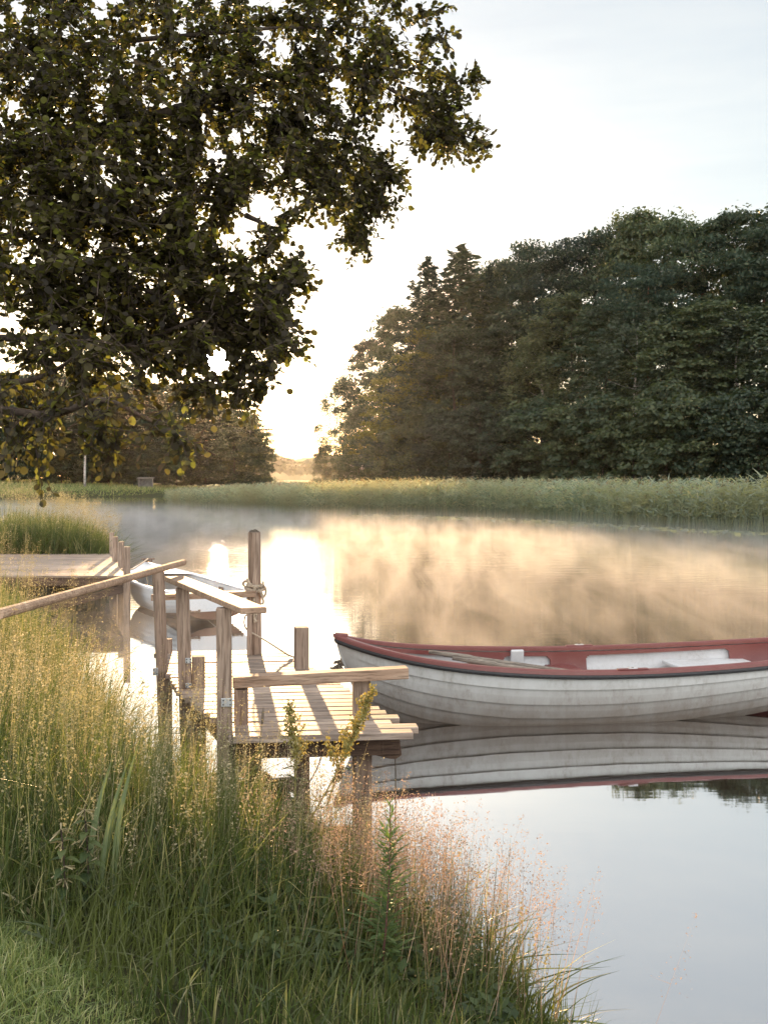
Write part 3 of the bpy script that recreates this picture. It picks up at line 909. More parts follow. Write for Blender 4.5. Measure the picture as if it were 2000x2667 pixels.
# galvanised brackets
for px, py, wpx, hpx, yy_ in ((491, 1721, 16, 14, yB), (491, 1786, 15, 13, yB), (591, 1830, 30, 22, yC), (405, 1750, 14, 20, 9.2)):
    q = J(P(px, py, yy_ - 20 / F * yy_ - .008))
    m = MB(); m.box(q, (wpx / F * yy_, .006, hpx / F * yy_))
    br = m.build('metal_bracket', M['zinc'], jet, bevel=.002)
    for sx_, sz_ in ((-.3, -.25), (.3, -.25), (-.3, .25), (.3, .25)):
        m = MB(); m.tube([q + Vector((sx_ * wpx / F * yy_, -.003, sz_ * hpx / F * yy_)), q + Vector((sx_ * wpx / F * yy_, -.008, sz_ * hpx / F * yy_))], .005, 6)
        m.build('bolt', M['black'], br)

# rope on the mooring post
rope = empty('mooring_rope', (pb.x, pb.y, DECK), 0, 'pale rope coiled round the tall mooring post and running over the deck', 'rope')
rl = Matrix.Translation(-Vector((pb.x, pb.y, DECK)))


def twisted(m, pts, r, lay=.05, sub=10):
    """three-strand rope along a smooth path"""
    pts = [Vector(p) for p in pts]
    sm = []
    for i in range(len(pts) - 1):
        p0, p1, p2, p3 = pts[max(i - 1, 0)], pts[i], pts[i + 1], pts[min(i + 2, len(pts) - 1)]
        for k in range(sub):
            t = k / sub
            sm.append(.5 * ((2 * p1) + (p2 - p0) * t + (2 * p0 - 5 * p1 + 4 * p2 - p3) * t * t + (3 * p1 - p0 - 3 * p2 + p3) * t ** 3))
    sm.append(pts[-1])
    for s_ in range(3):
        path, dist = [], 0
        for i, p in enumerate(sm):
            if i: dist += (p - sm[i - 1]).length
            d = (sm[min(i + 1, len(sm) - 1)] - sm[max(i - 1, 0)]).normalized()
            u_ = d.cross(Vector((.3, .2, .93)))
            if u_.length < .05: u_ = d.cross(Vector((1, 0, 0)))
            u_.normalize(); v_ = d.cross(u_)
            t = dist / lay * 6.283 / 3 + s_ * 2.094
            path.append(p + (u_ * math.cos(t) + v_ * math.sin(t)) * r * .5)
        m.tube(path, r * .58, 5)


m = MB()
coil = []
for k in range(4 * 14 + 1):
    a = k / 14 * 6.283
    rr_ = rm * 1.03 + .013 + .005 * math.sin(a * 2.3)
    z = EYE - (1531 - HY) / F * ym - DECK + .028 * math.sin(a * .41 + 1) + .012 * math.sin(a) + .016 * (k / 28 - 1)
    coil.append(Vector((math.cos(a) * rr_, math.sin(a) * rr_, z)))
twisted(m, coil, .013, .05, 2)
m.build('coil', M['rope'], rope, smooth=True)


def RP(px, py, dy=0):
    return rl @ P(px, py, ym - rm - .02 + dy)


m = MB()
twisted(m, [RP(664, 1528), RP(662, 1545, -.01), RP(660, 1575, -.01), RP(662, 1600, -.01), RP(664, 1622, -.01)], .014)
twisted(m, [RP(660, 1592), RP(667, 1600, -.01), RP(663, 1612, -.01), RP(668, 1620, -.01)], .012)
m.build('hanging_end', M['rope'], rope, smooth=True)
m = MB()
twisted(m, [RP(668, 1532), RP(684, 1524, .05), RP(693, 1540, .06), RP(685, 1556, .05), RP(680, 1540, .03), RP(672, 1537)], .012)
twisted(m, [RP(676, 1540), RP(683, 1556, .03), RP(686, 1568, .03), RP(682, 1574, .03)], .012)
twisted(m, [RP(660, 1540), RP(640, 1532, .05), RP(633, 1520, .06), RP(642, 1514, .05), RP(655, 1524)], .013)
twisted(m, [RP(650, 1528), RP(648, 1514, .02), RP(643, 1508, .03)], .011)
twisted(m, [RP(678, 1530), RP(685, 1520, .03), RP(684, 1514, .03)], .011)
m.build('loop', M['rope'], rope, smooth=True)
m = MB()
twisted(m, [RP(652, 1600, .06), RP(640, 1604, .05), RP(636, 1618, .02), RP(638, 1632), RP(646, 1643), RP(662, 1652, -.01), RP(690, 1668, -.02), RP(722, 1688, -.05), rl @ Vector((-.895, 9.92, .69)), rl @ Vector((-.80, 9.93, .63)), rl @ Vector((-.62, 9.98, .38)), rl @ Vector((-.50, 10.0, -.05))], .0085, .035)
m.build('line', M['rope'], rope, smooth=True)

# thin cord hanging from the bracket into the water
m = MB(); a = P(1029, 1956, 7.2); m.tube([a, Vector((a.x + .004, a.y, .3)), Vector((a.x, a.y, -.1))], .0045, 5)
cord = m.build('cord', M['oldrope'], loc=None); tag(cord, 'thin cord hanging from the jetty end down into the water', 'cord')

# ------------------------------------------------------------------ left jetty
D2 = .66
q0 = G(328, 1500, D2); q1 = G(286, 1442, D2)
j2 = empty('wooden_jetty', (q0.x, q0.y, 0), 0, 'smaller plank jetty at the left bank with four short square posts', 'jetty')
a2d = Vector((q1.x - q0.x, q1.y - q0.y, 0))
m = MB()
for k in range(30):
    t = (k + .5) / 30
    o_ = a2d * t
    m.box((o_.x - 1.55 + rj.uniform(-.03, .03), o_.y, D2 - .0225), (3.1, a2d.y / 30 - .014, .045))
m.build('deck', M['deck'], j2, bevel=.004)
for px0, px1, yt, yb in ((283.5, 294, 1387, 1443), (291, 304, 1398, 1462), (306, 320, 1411, 1474), (320, 335, 1424, 1501)):
    y = (EYE - D2) * F / (yb - HY) + .02
    w_ = (px1 - px0) / F * y
    m = MB(); x = ((px0 + px1) / 2 - CX) / F * y - q0.x
    zt = EYE - (yt - HY) / F * y
    m.box((x + .02, y - q0.y, (zt - 1) / 2), (w_, w_, zt + 1))
    m.build('post', M['post'], j2, bevel=.006)
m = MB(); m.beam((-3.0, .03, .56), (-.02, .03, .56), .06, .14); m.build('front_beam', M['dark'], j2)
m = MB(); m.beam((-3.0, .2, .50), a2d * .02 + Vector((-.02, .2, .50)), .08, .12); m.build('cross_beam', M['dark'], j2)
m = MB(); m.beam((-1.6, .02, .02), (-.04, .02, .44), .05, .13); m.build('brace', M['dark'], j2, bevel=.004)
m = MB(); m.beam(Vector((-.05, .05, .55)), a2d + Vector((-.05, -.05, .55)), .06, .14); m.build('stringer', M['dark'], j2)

# ------------------------------------------------------------------ boats
def hull_point(t, s, Lb, B, sheer, keel, rake, bowful, stern, bilge):
    """t 0 bow..1 stern, s 0 keel..1 sheer"""
    f = (1 - (1 - min(1, t / .52)) ** bowful) ** .85 if t < .52 else 1 - (1 - stern) * ((t - .52) / .48) ** 2
    bs = B / 2 * max(f, .012)
    zs = sheer(t * Lb); zk = keel(t)
    x = t * Lb + rake * (1 - s) ** 1.4 * (1 - t) ** 5
    p = .75 + (bilge - .75) * min(1, t / .35)
    th = s * math.pi / 2
    yy = math.sin(th) ** p
    zz = (1 - math.cos(th) ** 1.0)
    zf = .5 * s + .5 * zz if t > .3 else s * (1 - t / .3 * .5) + zz * (t / .3 * .5)
    return x, bs * yy, zk + (zs - zk) * zf


def make_hull(spec, n=44, strakes=8, lap=.012, sgn=(1, -1), inset=0.0, smin=0.0, smax=1.0, tmin=0.0, tmax=1.0):
    m = MB()
    lo = smin if callable(smin) else (lambda t: smin)
    hi = smax if callable(smax) else (lambda t: smax)
    for sg in sgn:
        for j in range(strakes):
            rows = []
            for k, fr_ in enumerate((0, 0, .5, 1)):
                row = []
                for i in range(n + 1):
                    t = tmin + (tmax - tmin) * (i / n) ** 1.25
                    s = min(1.0, max(0.0, lo(t) + (hi(t) - lo(t)) * (j + fr_) / strakes))
                    x, yy, z = hull_point(t, s, *spec)
                    o_ = {0: 0, 1: lap, 2: lap * .5, 3: 0}[k]
                    fade = min(1, t / .04)
                    row.append((x, sg * max(.004, yy + (o_ * .9 * fade if lap else 0) - inset), z - (o_ * .35 * fade if j else 0)))
                rows.append(row if sg > 0 else row[::-1])
            m.grid(rows)
    return m


def rail_strip(spec, prof, sgn, n=44, s=1.0, t0=0.0, t1=1.0):
    """sweep a small closed profile (dy outwards, dz) along the sheer"""
    m = MB()
    rows = []
    for i in range(n + 1):
        t = t0 + (t1 - t0) * (i / n) ** 1.25
        x, yy, z = hull_point(t, s, *spec)
        x2, y2, _ = hull_point(min(1, t + .01), s, *spec); x1, y1, _ = hull_point(max(0, t - .01), s, *spec)
        d = Vector((x2 - x1, y2 - y1, 0)).normalized(); nn = Vector((-d.y, d.x, 0))
        rows.append([(x + nn.x * a, sgn * max(.0, yy + nn.y * a), z + b_) for a, b_ in prof + prof[:1]])
    m.grid(rows if sgn > 0 else [r_[::-1] for r_ in rows])
    k = len(prof)
    n0 = len(rows[0])
    m.f.append(tuple(range(k)) if sgn > 0 else tuple(reversed(range(k))))
    last = (len(rows) - 1) * n0
    m.f.append(tuple(last + i for i in reversed(range(k))) if sgn > 0 else tuple(last + i for i in range(k)))
    return m


# main rowing boat: bow at left, broadside
yaw = R(9.5)
bow = Vector((-.445, 10.30, 0))
sheer1 = lambda x: .478 + .315 * math.exp(-x / .92) + .05 * max(0, (x - 1.9) / 2.2) ** 2
keel1 = lambda t: -.30 + .16 * max(0, (.2 - t) / .2) ** 2 + .26 * max(0, (t - .52) / .48) ** 1.4
SP1 = (5.0, 1.46, sheer1, keel1, .42, 2.5, .72, .62)
bt = empty('rowing_boat', bow, yaw, 'weathered white rowing boat with red gunwale and lapped planks moored beside the jetty', 'boat')
paintline = lambda t: .28 + .15 * max(0, (t - .4) / .6) ** 1.3
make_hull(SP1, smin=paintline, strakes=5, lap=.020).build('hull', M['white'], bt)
make_hull(SP1, smin=0, smax=paintline, strakes=2, lap=.006).build('bottom', M['bottom'], bt, smooth=True)
make_hull(SP1, strakes=4, lap=0, inset=.035, smin=.2, smax=.97, tmin=.03, tmax=.99).build('liner', M['inner'], bt, smooth=True)
m = MB()
for k in range(9):
    s = k / 8
    m.v += [(hull_point(1, s, *SP1)[0], sg * hull_point(1, s, *SP1)[1], hull_point(1, s, *SP1)[2]) for sg in (1, -1)]
m.f += [(2 * k, 2 * k + 1, 2 * k + 3, 2 * k + 2) for k in range(8)]
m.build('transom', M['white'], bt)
gp = [(-.05, -.012), (-.048, .02), (-.03, .030), (.012, .030), (.030, .018), (.034, -.012)]
for sg in (1, -1):
    rail_strip(SP1, gp, sg).build('gunwale', M['red'], bt, smooth=False)
    rail_strip(SP1, [(.004, -.055), (.006, -.014), (.036, -.014), (.043, -.030), (.034, -.052)], sg).build('rub_rail', M['black'], bt)
# stem head
m = MB(); z = sheer1(0)
m.box((.03, 0, z + .014), (.14, .075, .05), (0, R(6), 0)); m.build('stem_head', M['red'], bt, bevel=.012)
m = MB()
m.tube([Vector((hull_point(0, s, *SP1)[0] - .004, 0, hull_point(0, s, *SP1)[2])) for s in [i / 12 for i in range(2, 13)]], .014, 6); m.build('stem', M['white'], bt, smooth=True)


def inner_y(t, s, ins=.04):
    x, yy, z = hull_point(t, s, *SP1)
    return x, yy - ins, z


def side_panel(t0, t1, s0, s1, sg, ins, rowsn=5, n=10):
    m = MB(); rows = []
    for j in range(rowsn):
        s = s0 + (s1 - s0) * j / (rowsn - 1)
        rows.append([(p[0], sg * p[1], p[2]) for p in [inner_y(t0 + (t1 - t0) * i / n, s, ins) for i in range(n + 1)]])
    m.grid(rows)
    return m


# red inner moulding: upper strake plus broad frames between the white recesses
for sg in (1, -1):
    m = MB()
    rec = [(.10, .285), (.362, .466), (.546, .86)]     # recess spans along the boat
    for j in range(1):
        pass
    n = 420; ss = [.60 + .38 * i / 38 for i in range(39)]
    rows_idx = {}
    def inside(t, s):
        for a_, b2 in rec:
            if a_ < t < b2:
                top = .945
                r_ = .016
                if s < top - .05: return True
                ex = min(t - a_, b2 - t)
                if s < top and ex > r_ * (1 - math.sqrt(max(0, 1 - ((s - (top - .05)) / .05) ** 2))): return True
        return False
    for i in range(n + 1):
        for j, s in enumerate(ss):
            t = .05 + .93 * i / n
            p = inner_y(t, s, .058); m.v.append((p[0], sg * max(.002, p[1]), p[2]))
    k = len(ss)
    for i in range(n):
        for j in range(k - 1):
            t = .05 + .93 * (i + .5) / n; s = (ss[j] + ss[j + 1]) / 2
            if not inside(t, s): m.f.append((i * k + j, i * k + j + 1, (i + 1) * k + j + 1, (i + 1) * k + j))
    o_ = m.build('inner_moulding', M['red'], bt)
    so_ = o_.modifiers.new('thick', 'SOLIDIFY'); so_.thickness = .022; so_.offset = 1 if sg < 0 else -1
# thwarts
for tx, wx, name_, mat_, zz_ in ((2.42, .30, 'thwart', 'red', .335), (1.35, .26, 'thwart', 'red', .33), (4.0, .9, 'stern_seat', 'inner', .36)):
    hb = hull_point(tx / 5.0, .80, *SP1)[1] - .05
    m = MB(); m.box((tx, 0, zz_), (wx, hb * 2, .04)); m.build(name_, M[mat_], bt, bevel=.012)
    if name_ == 'thwart' and tx > 2:
        m = MB(); m.box((tx, 0, .15), (wx * .8, hb * 1.5, .32)); m.build('thwart_box', M[mat_], bt, bevel=.02)
hb = hull_point(.42, .85, *SP1)[1] - .06
m = MB(); m.box((1.96, hb - .02, .36), (.16, .05, .34), (R(12), 0, 0), taper=.85); m.build('knee', M['inner'], bt, bevel=.012)
m = MB(); m.box((2.3, 0, .03), (2.4, .5, .02)); m.build('floor_board', M['inner'], bt)
# rowlock plates on both gunwales
for sg in (1, -1):
    x_, y_, z_ = hull_point(.54, 1, *SP1)
    m = MB(); m.box((x_ - .02, sg * (y_ - .004), z_ + .034), (.30, .05, .012)); pl_ = m.build('rowlock_pad', M['red'], bt, bevel=.005)
    m = MB(); m.box((x_ - .02, sg * (y_ - .004), z_ + .043), (.09, .042, .008)); m.build('rowlock_plate', M['zinc'], pl_, bevel=.002)
    m = MB(); m.tube([(x_ - .02, sg * (y_ - .004), z_ + .04), (x_ - .02, sg * (y_ - .004), z_ + .0485)], .013, 10); m.build('rowlock_hole', M['black'], pl_)
# mooring ring on the stem
m = MB(); m.tube([Vector((.13 + .028 * math.cos(a_), 0.0, .42 + .028 * math.sin(a_))) for a_ in [i / 12 * 6.283 for i in range(13)]], .005, 6); m.build('mooring_ring', M['zinc'], bt)

# oars lying in the boat
Bm = Matrix.Translation(bow) @ Matrix.Rotation(yaw, 4, 'Z')


def make_oar(a, b_, label):
    a, b_ = Bm @ Vector(a), Bm @ Vector(b_)
    o = empty('oar', a, 0, label, 'oar', 'oars lying in the rowing boat')
    d = (b_ - a); u_ = d.normalized()
    m = MB(); m.tube([Vector(), u_ * .14, u_ * .16, u_ * .42, u_ * .45, d * .72, d * .8], [.019, .021, .027, .028, .022, .02, .018], 10); m.build('shaft', M['oar'], o, smooth=True)
    m = MB(); m.beam(d * .76, d, .13, .018); m.build('blade', M['oar'], o, bevel=.008)
    return o


make_oar((.95, .26, .585), (3.1, .06, .26), 'grey wooden oar lying uppermost along the far side of the white rowing boat')
make_oar((1.16, .14, .535), (3.25, -.10, .22), 'grey wooden oar lying lower and nearer in the white rowing boat')

# frayed rope bundle at the bow
m = MB()
rk = random.Random(9)
c0 = P(893, 1722, 10.5); c1 = P(852, 1748, 9.55)
pts = [c0.lerp(c1, k / 8) + Vector((0, 0, -.05 * math.sin(k / 8 * 3.14))) for k in range(9)]
twisted(m, pts, .012, .05, 3)
for k in range(46):
    q = pts[0].lerp(pts[4], rk.random() ** 1.3) + Vector((rk.uniform(-.02, .02), rk.uniform(-.02, .02), rk.uniform(-.02, .03)))
    e = q + Vector((rk.uniform(-.05, .05), rk.uniform(-.03, .03), rk.uniform(-.10, .02)))
    m.tube([q, q.lerp(e, .5) + Vector((rk.uniform(-.02, .02), 0, rk.uniform(-.01, .02))), e], [.009, .009, .004], 4)
fr = m.build('bow_rope', M['oldrope'])
tag(fr, 'dark frayed rope between the bow of the rowing boat and the jetty', 'rope')

# second boat behind the rails, stern towards the camera
head = R(28)
st = Vector((-2.70, 17.25, 0))
hd = Vector((-math.sin(head), math.cos(head), 0))
L2 = 4.1
bow2 = st + hd * L2
sheer2 = lambda x: .47 + .22 * math.exp(-x / .8) + .02 * max(0, (x - 2) / 2) ** 2
keel2 = lambda t: -.14 + .12 * max(0, (.3 - t) / .3) ** 2 + .2 * max(0, (t - .6) / .4) ** 1.4
SP2 = (L2, 1.42, sheer2, keel2, .35, 2.8, .86, .5)
b2 = empty('rowing_boat', bow2, math.atan2(-hd.y, -hd.x), 'white dinghy moored behind the jetty rails with its flat stern facing us', 'boat')
wh2 = paint('white_dinghy_gelcoat', (.70, .71, .73), .4, (.45, .43, .40), .4, 3)
bot2 = paint('brown_antifouling', (.16, .075, .045), .6, (.08, .05, .035), .6, 5)
make_hull(SP2, smin=.42, strakes=5, lap=.01).build('hull', wh2, b2)
make_hull(SP2, smin=0, smax=.42, strakes=2, lap=0).build('bottom', bot2, b2, smooth=True)
make_hull(SP2, strakes=4, lap=0, inset=.04, smin=.25, smax=.97, tmin=.03, tmax=.985).build('liner', M['inner'], b2, smooth=True)


def transom(spec, s0, s1, name_, mat_, par, xo=0.0):
    m = MB(); k = 8
    for i in range(k + 1):
        s = s0 + (s1 - s0) * i / k
        p = hull_point(1, s, *spec)
        m.v += [(p[0] + xo, p[1], p[2]), (p[0] + xo, -p[1], p[2])]
    m.f += [(2 * i, 2 * i + 1, 2 * i + 3, 2 * i + 2) for i in range(k)]
    o = m.build(name_, mat_, par)
    q = o.modifiers.new('thick', 'SOLIDIFY'); q.thickness = .035; q.offset = 0
    return o


transom(SP2, .42, 1, 'transom', wh2, b2); transom(SP2, 0, .42, 'transom_foot', bot2, b2)
for sg in (1, -1):
    rail_strip(SP2, [(-.05, -.012), (-.045, .016), (.01, .022), (.03, .012), (.032, -.03), (.004, -.035)], sg).build('gunwale', wh2, b2)
m = MB()
rows = []
for i in range(11):
    t = .002 + .26 * i / 10
    x_, y_, z_ = hull_point(t, 1, *SP2)
    rows.append([(x_, y_ * (u_ / 4 - 1) * .97, z_ + .015 + .02 * (1 - (u_ / 4 - 1) ** 2)) for u_ in range(9)])
m.grid(rows); m.build('foredeck', wh2, b2, smooth=True)
for tx in (1.9, 3.2):
    hb = hull_point(tx / L2, .8, *SP2)[1] - .04
    m = MB(); m.box((tx, 0, .32), (.28, hb * 2, .035)); m.build('thwart', wh2, b2, bevel=.01)
for yy_ in (-.36, .36):
    x_ = L2 + .03; z_ = .21
    m = MB()
    m.box((x_ + .01, yy_ - .075, z_), (.03, .035, .055)); m.box((x_ + .01, yy_ + .075, z_), (.03, .035, .055)); m.box((x_ + .025, yy_, z_), (.025, .15, .028))
    m.build('handle', M['leg'], b2, bevel=.006)
m = MB(); m.box((.16, 0, sheer2(0) + .06), (.07, .16, .07)); m.tube([(.16, -.13, sheer2(0) + .085), (.16, .13, sheer2(0) + .085)], .018, 8); m.build('bow_cleat', M['leg'], b2, bevel=.008)
m = MB()
x_, y_, z_ = hull_point(.62, 1, *SP2)
m.box((x_, y_ - .07, z_ - .09), (.2, .02, .05)); m.build('grab_plate', M['leg'], b2, bevel=.005)
# its bow line to the left jetty
m = MB()
Bm2 = Matrix.Translation(bow2) @ Matrix.Rotation(math.atan2(-hd.y, -hd.x), 4, 'Z')
a = Bm2 @ Vector((.16, 0, sheer2(0) + .09)); e = P(333, 1486, 18.5)
m.tube([a, a.lerp(e, .35) + Vector((0, 0, -.02)), a.lerp(e, .7) + Vector((0, 0, -.03)), e], .014, 6)
o_ = m.build('bow_line', M['rope']); tag(o_, 'taut bow line from the white dinghy to the left jetty', 'rope')

# ------------------------------------------------------------------ bank vegetation
def visible(x, y, z, mx=140, my=260):
    px = CX + x / y * F; py = HY + (EYE - z) / y * F
    return (px > -mx) & (px < 2000 + mx) & (py < 2667 + my)


def scatter(n, box, rng, dmin=-.05, dens=None):
    x = rng.uniform(box[0], box[1], n); y = rng.uniform(box[2], box[3], n)
    d = sdf(x, y, SHORE)
    z = bankz(x, y)
    k = (d > dmin) & visible(x, y, z + .5)
    if dens is not None: k &= rng.random(n) < dens(x, y)
    k &= ~((y > 16.8) & (y < 23.7) & (x > -9.8))        # nothing grows up through the left jetty
    return x[k], y[k], np.maximum(z[k], -.1) - .02, d[k]


def blades(x, y, z, h, wid, rng, lean=.35, segs=4, wind=(.06, -.02)):
    n = len(x)
    a = np.stack([x, y, z], 1)
    ang = rng.uniform(0, 6.283, n); l = np.abs(rng.normal(scale=lean, size=n))
    hz = np.stack([np.cos(ang) * l * h * .45 + wind[0] * h, np.sin(ang) * l * h * .45 + wind[1] * h, h * .9], 1)
    bend = np.stack([np.cos(ang) * l * h * .7, np.sin(ang) * l * h * .7, -h * (l * .45 + .0)], 1)
    return strip(a, a + hz, wid, bend, rng, segs)


def lawnmask(x, y):
    # mown strip nearest the camera, only on the left
    e = 4.02 + .16 * vnoise(x, y, 3, 2) + .10 * vnoise(x, y, 9, 12) - np.clip((x + 1.3) * 1.5, -.1, 1.6)
    return y < e


rng = np.random.default_rng(33)


def tallh(x, y, d):
    h = .60 + .26 * np.clip((-x + .1) / 1.4, 0, 1) + .13 * vnoise(x, y, 3.2, 8)
    return h * np.clip((y - 3.7) / 1.1, .35, 1) * np.where(y > 23, 1.1, 1)


GR = []
for nn, box, wid, sc in ((52000, (-3.6, 1.0, 3.4, 8.8), .0065, 1.0), (15000, (-5.6, -2.0, 8.5, 16), .009, 1.2), (12000, (-11, -4.8, 15.5, 34), .016, 1.25), (7000, (-8.6, -5.8, 23.7, 27), .016, 1.3)):
    x, y, z, d = scatter(nn, box, rng)
    k = ~lawnmask(x, y); x, y, z, d = x[k], y[k], z[k], d[k]
    h = tallh(x, y, d) * rng.uniform(.45, 1.1, len(x)) * sc
    GR.append(blades(x, y, z, h, np.full(len(x), wid) * rng.uniform(.5, 1.5, len(x)), rng, .38))
x, y, z, d = scatter(5200, (-3.4, .9, 3.5, 8.6), rng)
k = ~lawnmask(x, y) & (vnoise(x, y, 2.2, 31) > -.25); x, y, z, d = x[k], y[k], z[k], d[k]
GR.append(blades(x, y, z, tallh(x, y, d) * rng.uniform(.35, .95, len(x)), np.full(len(x), .014) * rng.uniform(.6, 1.5, len(x)), rng, .75, 6))
# broad-leaved weeds mixed through the lower bank
x, y, z, d = scatter(900, (-3.2, .5, 3.9, 6.6), rng, .05)
k = ~lawnmask(x, y) & (vnoise(x, y, 1.7, 61) > .0); x, y, z, d = x[k], y[k], z[k], d[k]
i = np.repeat(np.arange(len(x)), 16); n = len(i)
hh = rng.random(n) * .34 * (tallh(x, y, d) / .8)[i]
a = np.stack([x[i] + rng.normal(scale=.025, size=n), y[i] + rng.normal(scale=.025, size=n), z[i] + hh + .02], 1)
ang = rng.uniform(0, 6.283, n); ln = rng.uniform(.03, .075, n)
dd = np.stack([np.cos(ang) * ln, np.sin(ang) * ln, ln * rng.uniform(-.2, .8, n)], 1)
sd = unit(np.cross(dd, np.array([0, 0, 1.0]))) * (ln * rng.uniform(.2, .34, n))[:, None]
V = np.stack([a, a + dd * .45 - sd, a + dd - np.array([0, 0, .012]), a + dd * .45 + sd], 1).reshape(-1, 3)
Q = np.arange(n * 4).reshape(n, 4)
st_ = strip(np.stack([x, y, z], 1), np.stack([x, y, z + .36], 1), np.full(len(x), .004), np.zeros((len(x), 3)), rng, 1)
V, Q = gather([(V, Q), st_])
tag(npmesh('weeds', V, Q, LEAF['herb']), 'broad-leaved green weeds mixed low among the bank grass', 'weeds', kind='stuff')
V, Q = gather(GR)
tag(npmesh('tall_grass', V, Q, LEAF['grass']), 'tall green and straw-coloured grass covering the near bank', 'grass', kind='stuff')

x, y, z, d = scatter(60000, (-2.6, .9, 2.9, 4.5), rng)
k = lawnmask(x, y - .12); x, y, z = x[k], y[k], z[k]
V, Q = blades(x, y, z, rng.uniform(.03, .115, len(x)) * (1 + .5 * vnoise(x, y, 4.0, 71)), np.full(len(x), .0055), rng, .6, 3)
tag(npmesh('short_grass', V, Q, LEAF['lawn']), 'short lawn grass at the foot of the bank nearest the camera', 'grass', kind='stuff')
# far left meadow
x = rng.uniform(-62, -22, 26000); y = rng.uniform(128, 172, 26000)
d = sdf(x, y, SHORE); k = d > 0; x, y = x[k], y[k]; z = bankz(x, y)
V, Q = blades(x, y, z, rng.uniform(.2, .55, len(x)), np.full(len(x), .07), rng, .4, 2)
tag(npmesh('meadow_grass', V, Q, LEAF['lawn']), 'green meadow sloping to the water on the far left shore', 'grass', kind='stuff')


def panicles(x, y, z, h, rng, nsp=46, spread=.10, sz=.0075, droop=.3, plen=.24):
    """stems with an open cone of tiny spikelets on hair-thin branches"""
    n = len(x)
    a = np.stack([x, y, z], 1)
    lean = rng.normal(scale=.13, size=(n, 2)) + np.array([.05, -.01])
    b = a + np.stack([lean[:, 0] * h, lean[:, 1] * h, h], 1)
    out = [strip(a, b, np.full(n, .0028), np.zeros((n, 3)), rng, 3)]
    i = np.repeat(np.arange(n), nsp)
    u = rng.random(len(i))
    ax = (b - a)[i]; ax = ax / np.linalg.norm(ax, axis=1, keepdims=True)
    p0 = b[i] - ax * (u * plen * np.clip(h[i] / .7, .5, 1.2))[:, None]
    ang = rng.uniform(0, 6.283, len(i)); r_ = spread * (.15 + u) * rng.random(len(i)) ** .6 * .8
    q = p0 + np.stack([np.cos(ang) * r_, np.sin(ang) * r_, r_ * rng.uniform(-droop, .7, len(i))], 1)
    nb = rng.random(len(i)) < .3
    out.append(strip(p0[nb], q[nb], np.full(nb.sum(), .0012), np.zeros((nb.sum(), 3)), rng, 1))
    V, Q = cards(q, unit(rng.normal(size=(len(i), 3))), sz, .55, rng=rng)
    out.append((V, Q))
    return gather(out)


PN = []
x, y, z, d = scatter(1500, (-3.3, .75, 4.6, 8.6), rng, -.02)
k = ~lawnmask(x, y - .25); x, y, z, d = x[k], y[k], z[k], d[k]
h = (tallh(x, y, d) + .10) * rng.uniform(.8, 1.18, len(x))
PN.append(panicles(x, y, z, h, rng, 40, .085))
x, y, z, d = scatter(900, (-5.4, -2.2, 8.5, 15), rng, -.02)
PN.append(panicles(x, y, z, (tallh(x, y, d) + .35) * rng.uniform(.7, 1.25, len(x)), rng, 30, .12, .012))
x, y, z, d = scatter(700, (-11, -5.0, 15.5, 32), rng, -.02)
PN.append(panicles(x, y, z, (tallh(x, y, d) * 1.35 + .25) * rng.uniform(.8, 1.2, len(x)), rng, 26, .16, .02))
def spikes(x, y, z, h, rng, nsp=34, ln=.16, sz=.0105):
    """upright stems with small seeds packed along the upper part"""
    n = len(x); a = np.stack([x, y, z], 1)
    lean = rng.normal(scale=.10, size=(n, 2)) + np.array([.03, 0])
    b = a + np.stack([lean[:, 0] * h, lean[:, 1] * h, h], 1)
    i = np.repeat(np.arange(n), nsp); u = rng.random(len(i)) ** .8
    L_ = (ln * rng.uniform(.5, 1.8, n))[i]
    ax = unit(b - a)[i]
    q = b[i] - ax * (u * L_)[:, None] + rng.normal(scale=.006, size=(len(i), 3)) * (1 + u[:, None])
    V, Q = cards(q, unit(rng.normal(size=(len(i), 3))), sz, .8, rng=rng)
    return gather([strip(a, b, np.full(n, .003), np.zeros((n, 3)), rng, 2), (V, Q)])


x, y, z, d = scatter(2000, (-3.4, .75, 4.3, 8.6), rng, -.02)
k = ~lawnmask(x, y - .2) & (vnoise(x, y, 2.0, 44) > -.3); x, y, z, d = x[k], y[k], z[k], d[k]
PN.append(spikes(x, y, z, (tallh(x, y, d) + .02) * rng.uniform(.6, 1.12, len(x)), rng))
x, y, z, d = scatter(520, (-8.6, -5.8, 23.7, 27), rng, -.02)
PN.append(panicles(x, y, z, (tallh(x, y, d) + .35) * rng.uniform(.6, 1.25, len(x)), rng, 30, .18, .024))
x, y, z, d = scatter(1300, (-3.4, .75, 4.1, 8.6), rng, -.02)
k = ~lawnmask(x, y - .1); x, y, z, d = x[k], y[k], z[k], d[k]
PN.append(blades(x, y, z, tallh(x, y, d) * rng.uniform(.4, 1.1, len(x)), np.full(len(x), .005) * rng.uniform(.6, 1.4, len(x)), rng, .5, 3))
# wispy pinkish clump leaning over the water at the right corner of the bank
n = 480
x = rng.normal(.14, .32, n); y = rng.normal(4.78, .40, n); d = sdf(x, y, SHORE); k = d > -.06; x, y, d = x[k], y[k], d[k]
z = np.maximum(bankz(x, y), -.05)
PK = panicles(x, y, z, rng.uniform(.42, .76, len(x)), rng, 46, .10, .0085, plen=.30)
V, Q = gather(PN)
tag(npmesh('seeding_grass', V, Q, LEAF['seed']), 'golden feathery seed heads of grass standing over the bank', 'grass', kind='stuff')
tag(npmesh('pink_grass', *PK, LEAF['pink']), 'pinkish feathery grass clump leaning over the water at the right end of the bank', 'grass', kind='stuff')
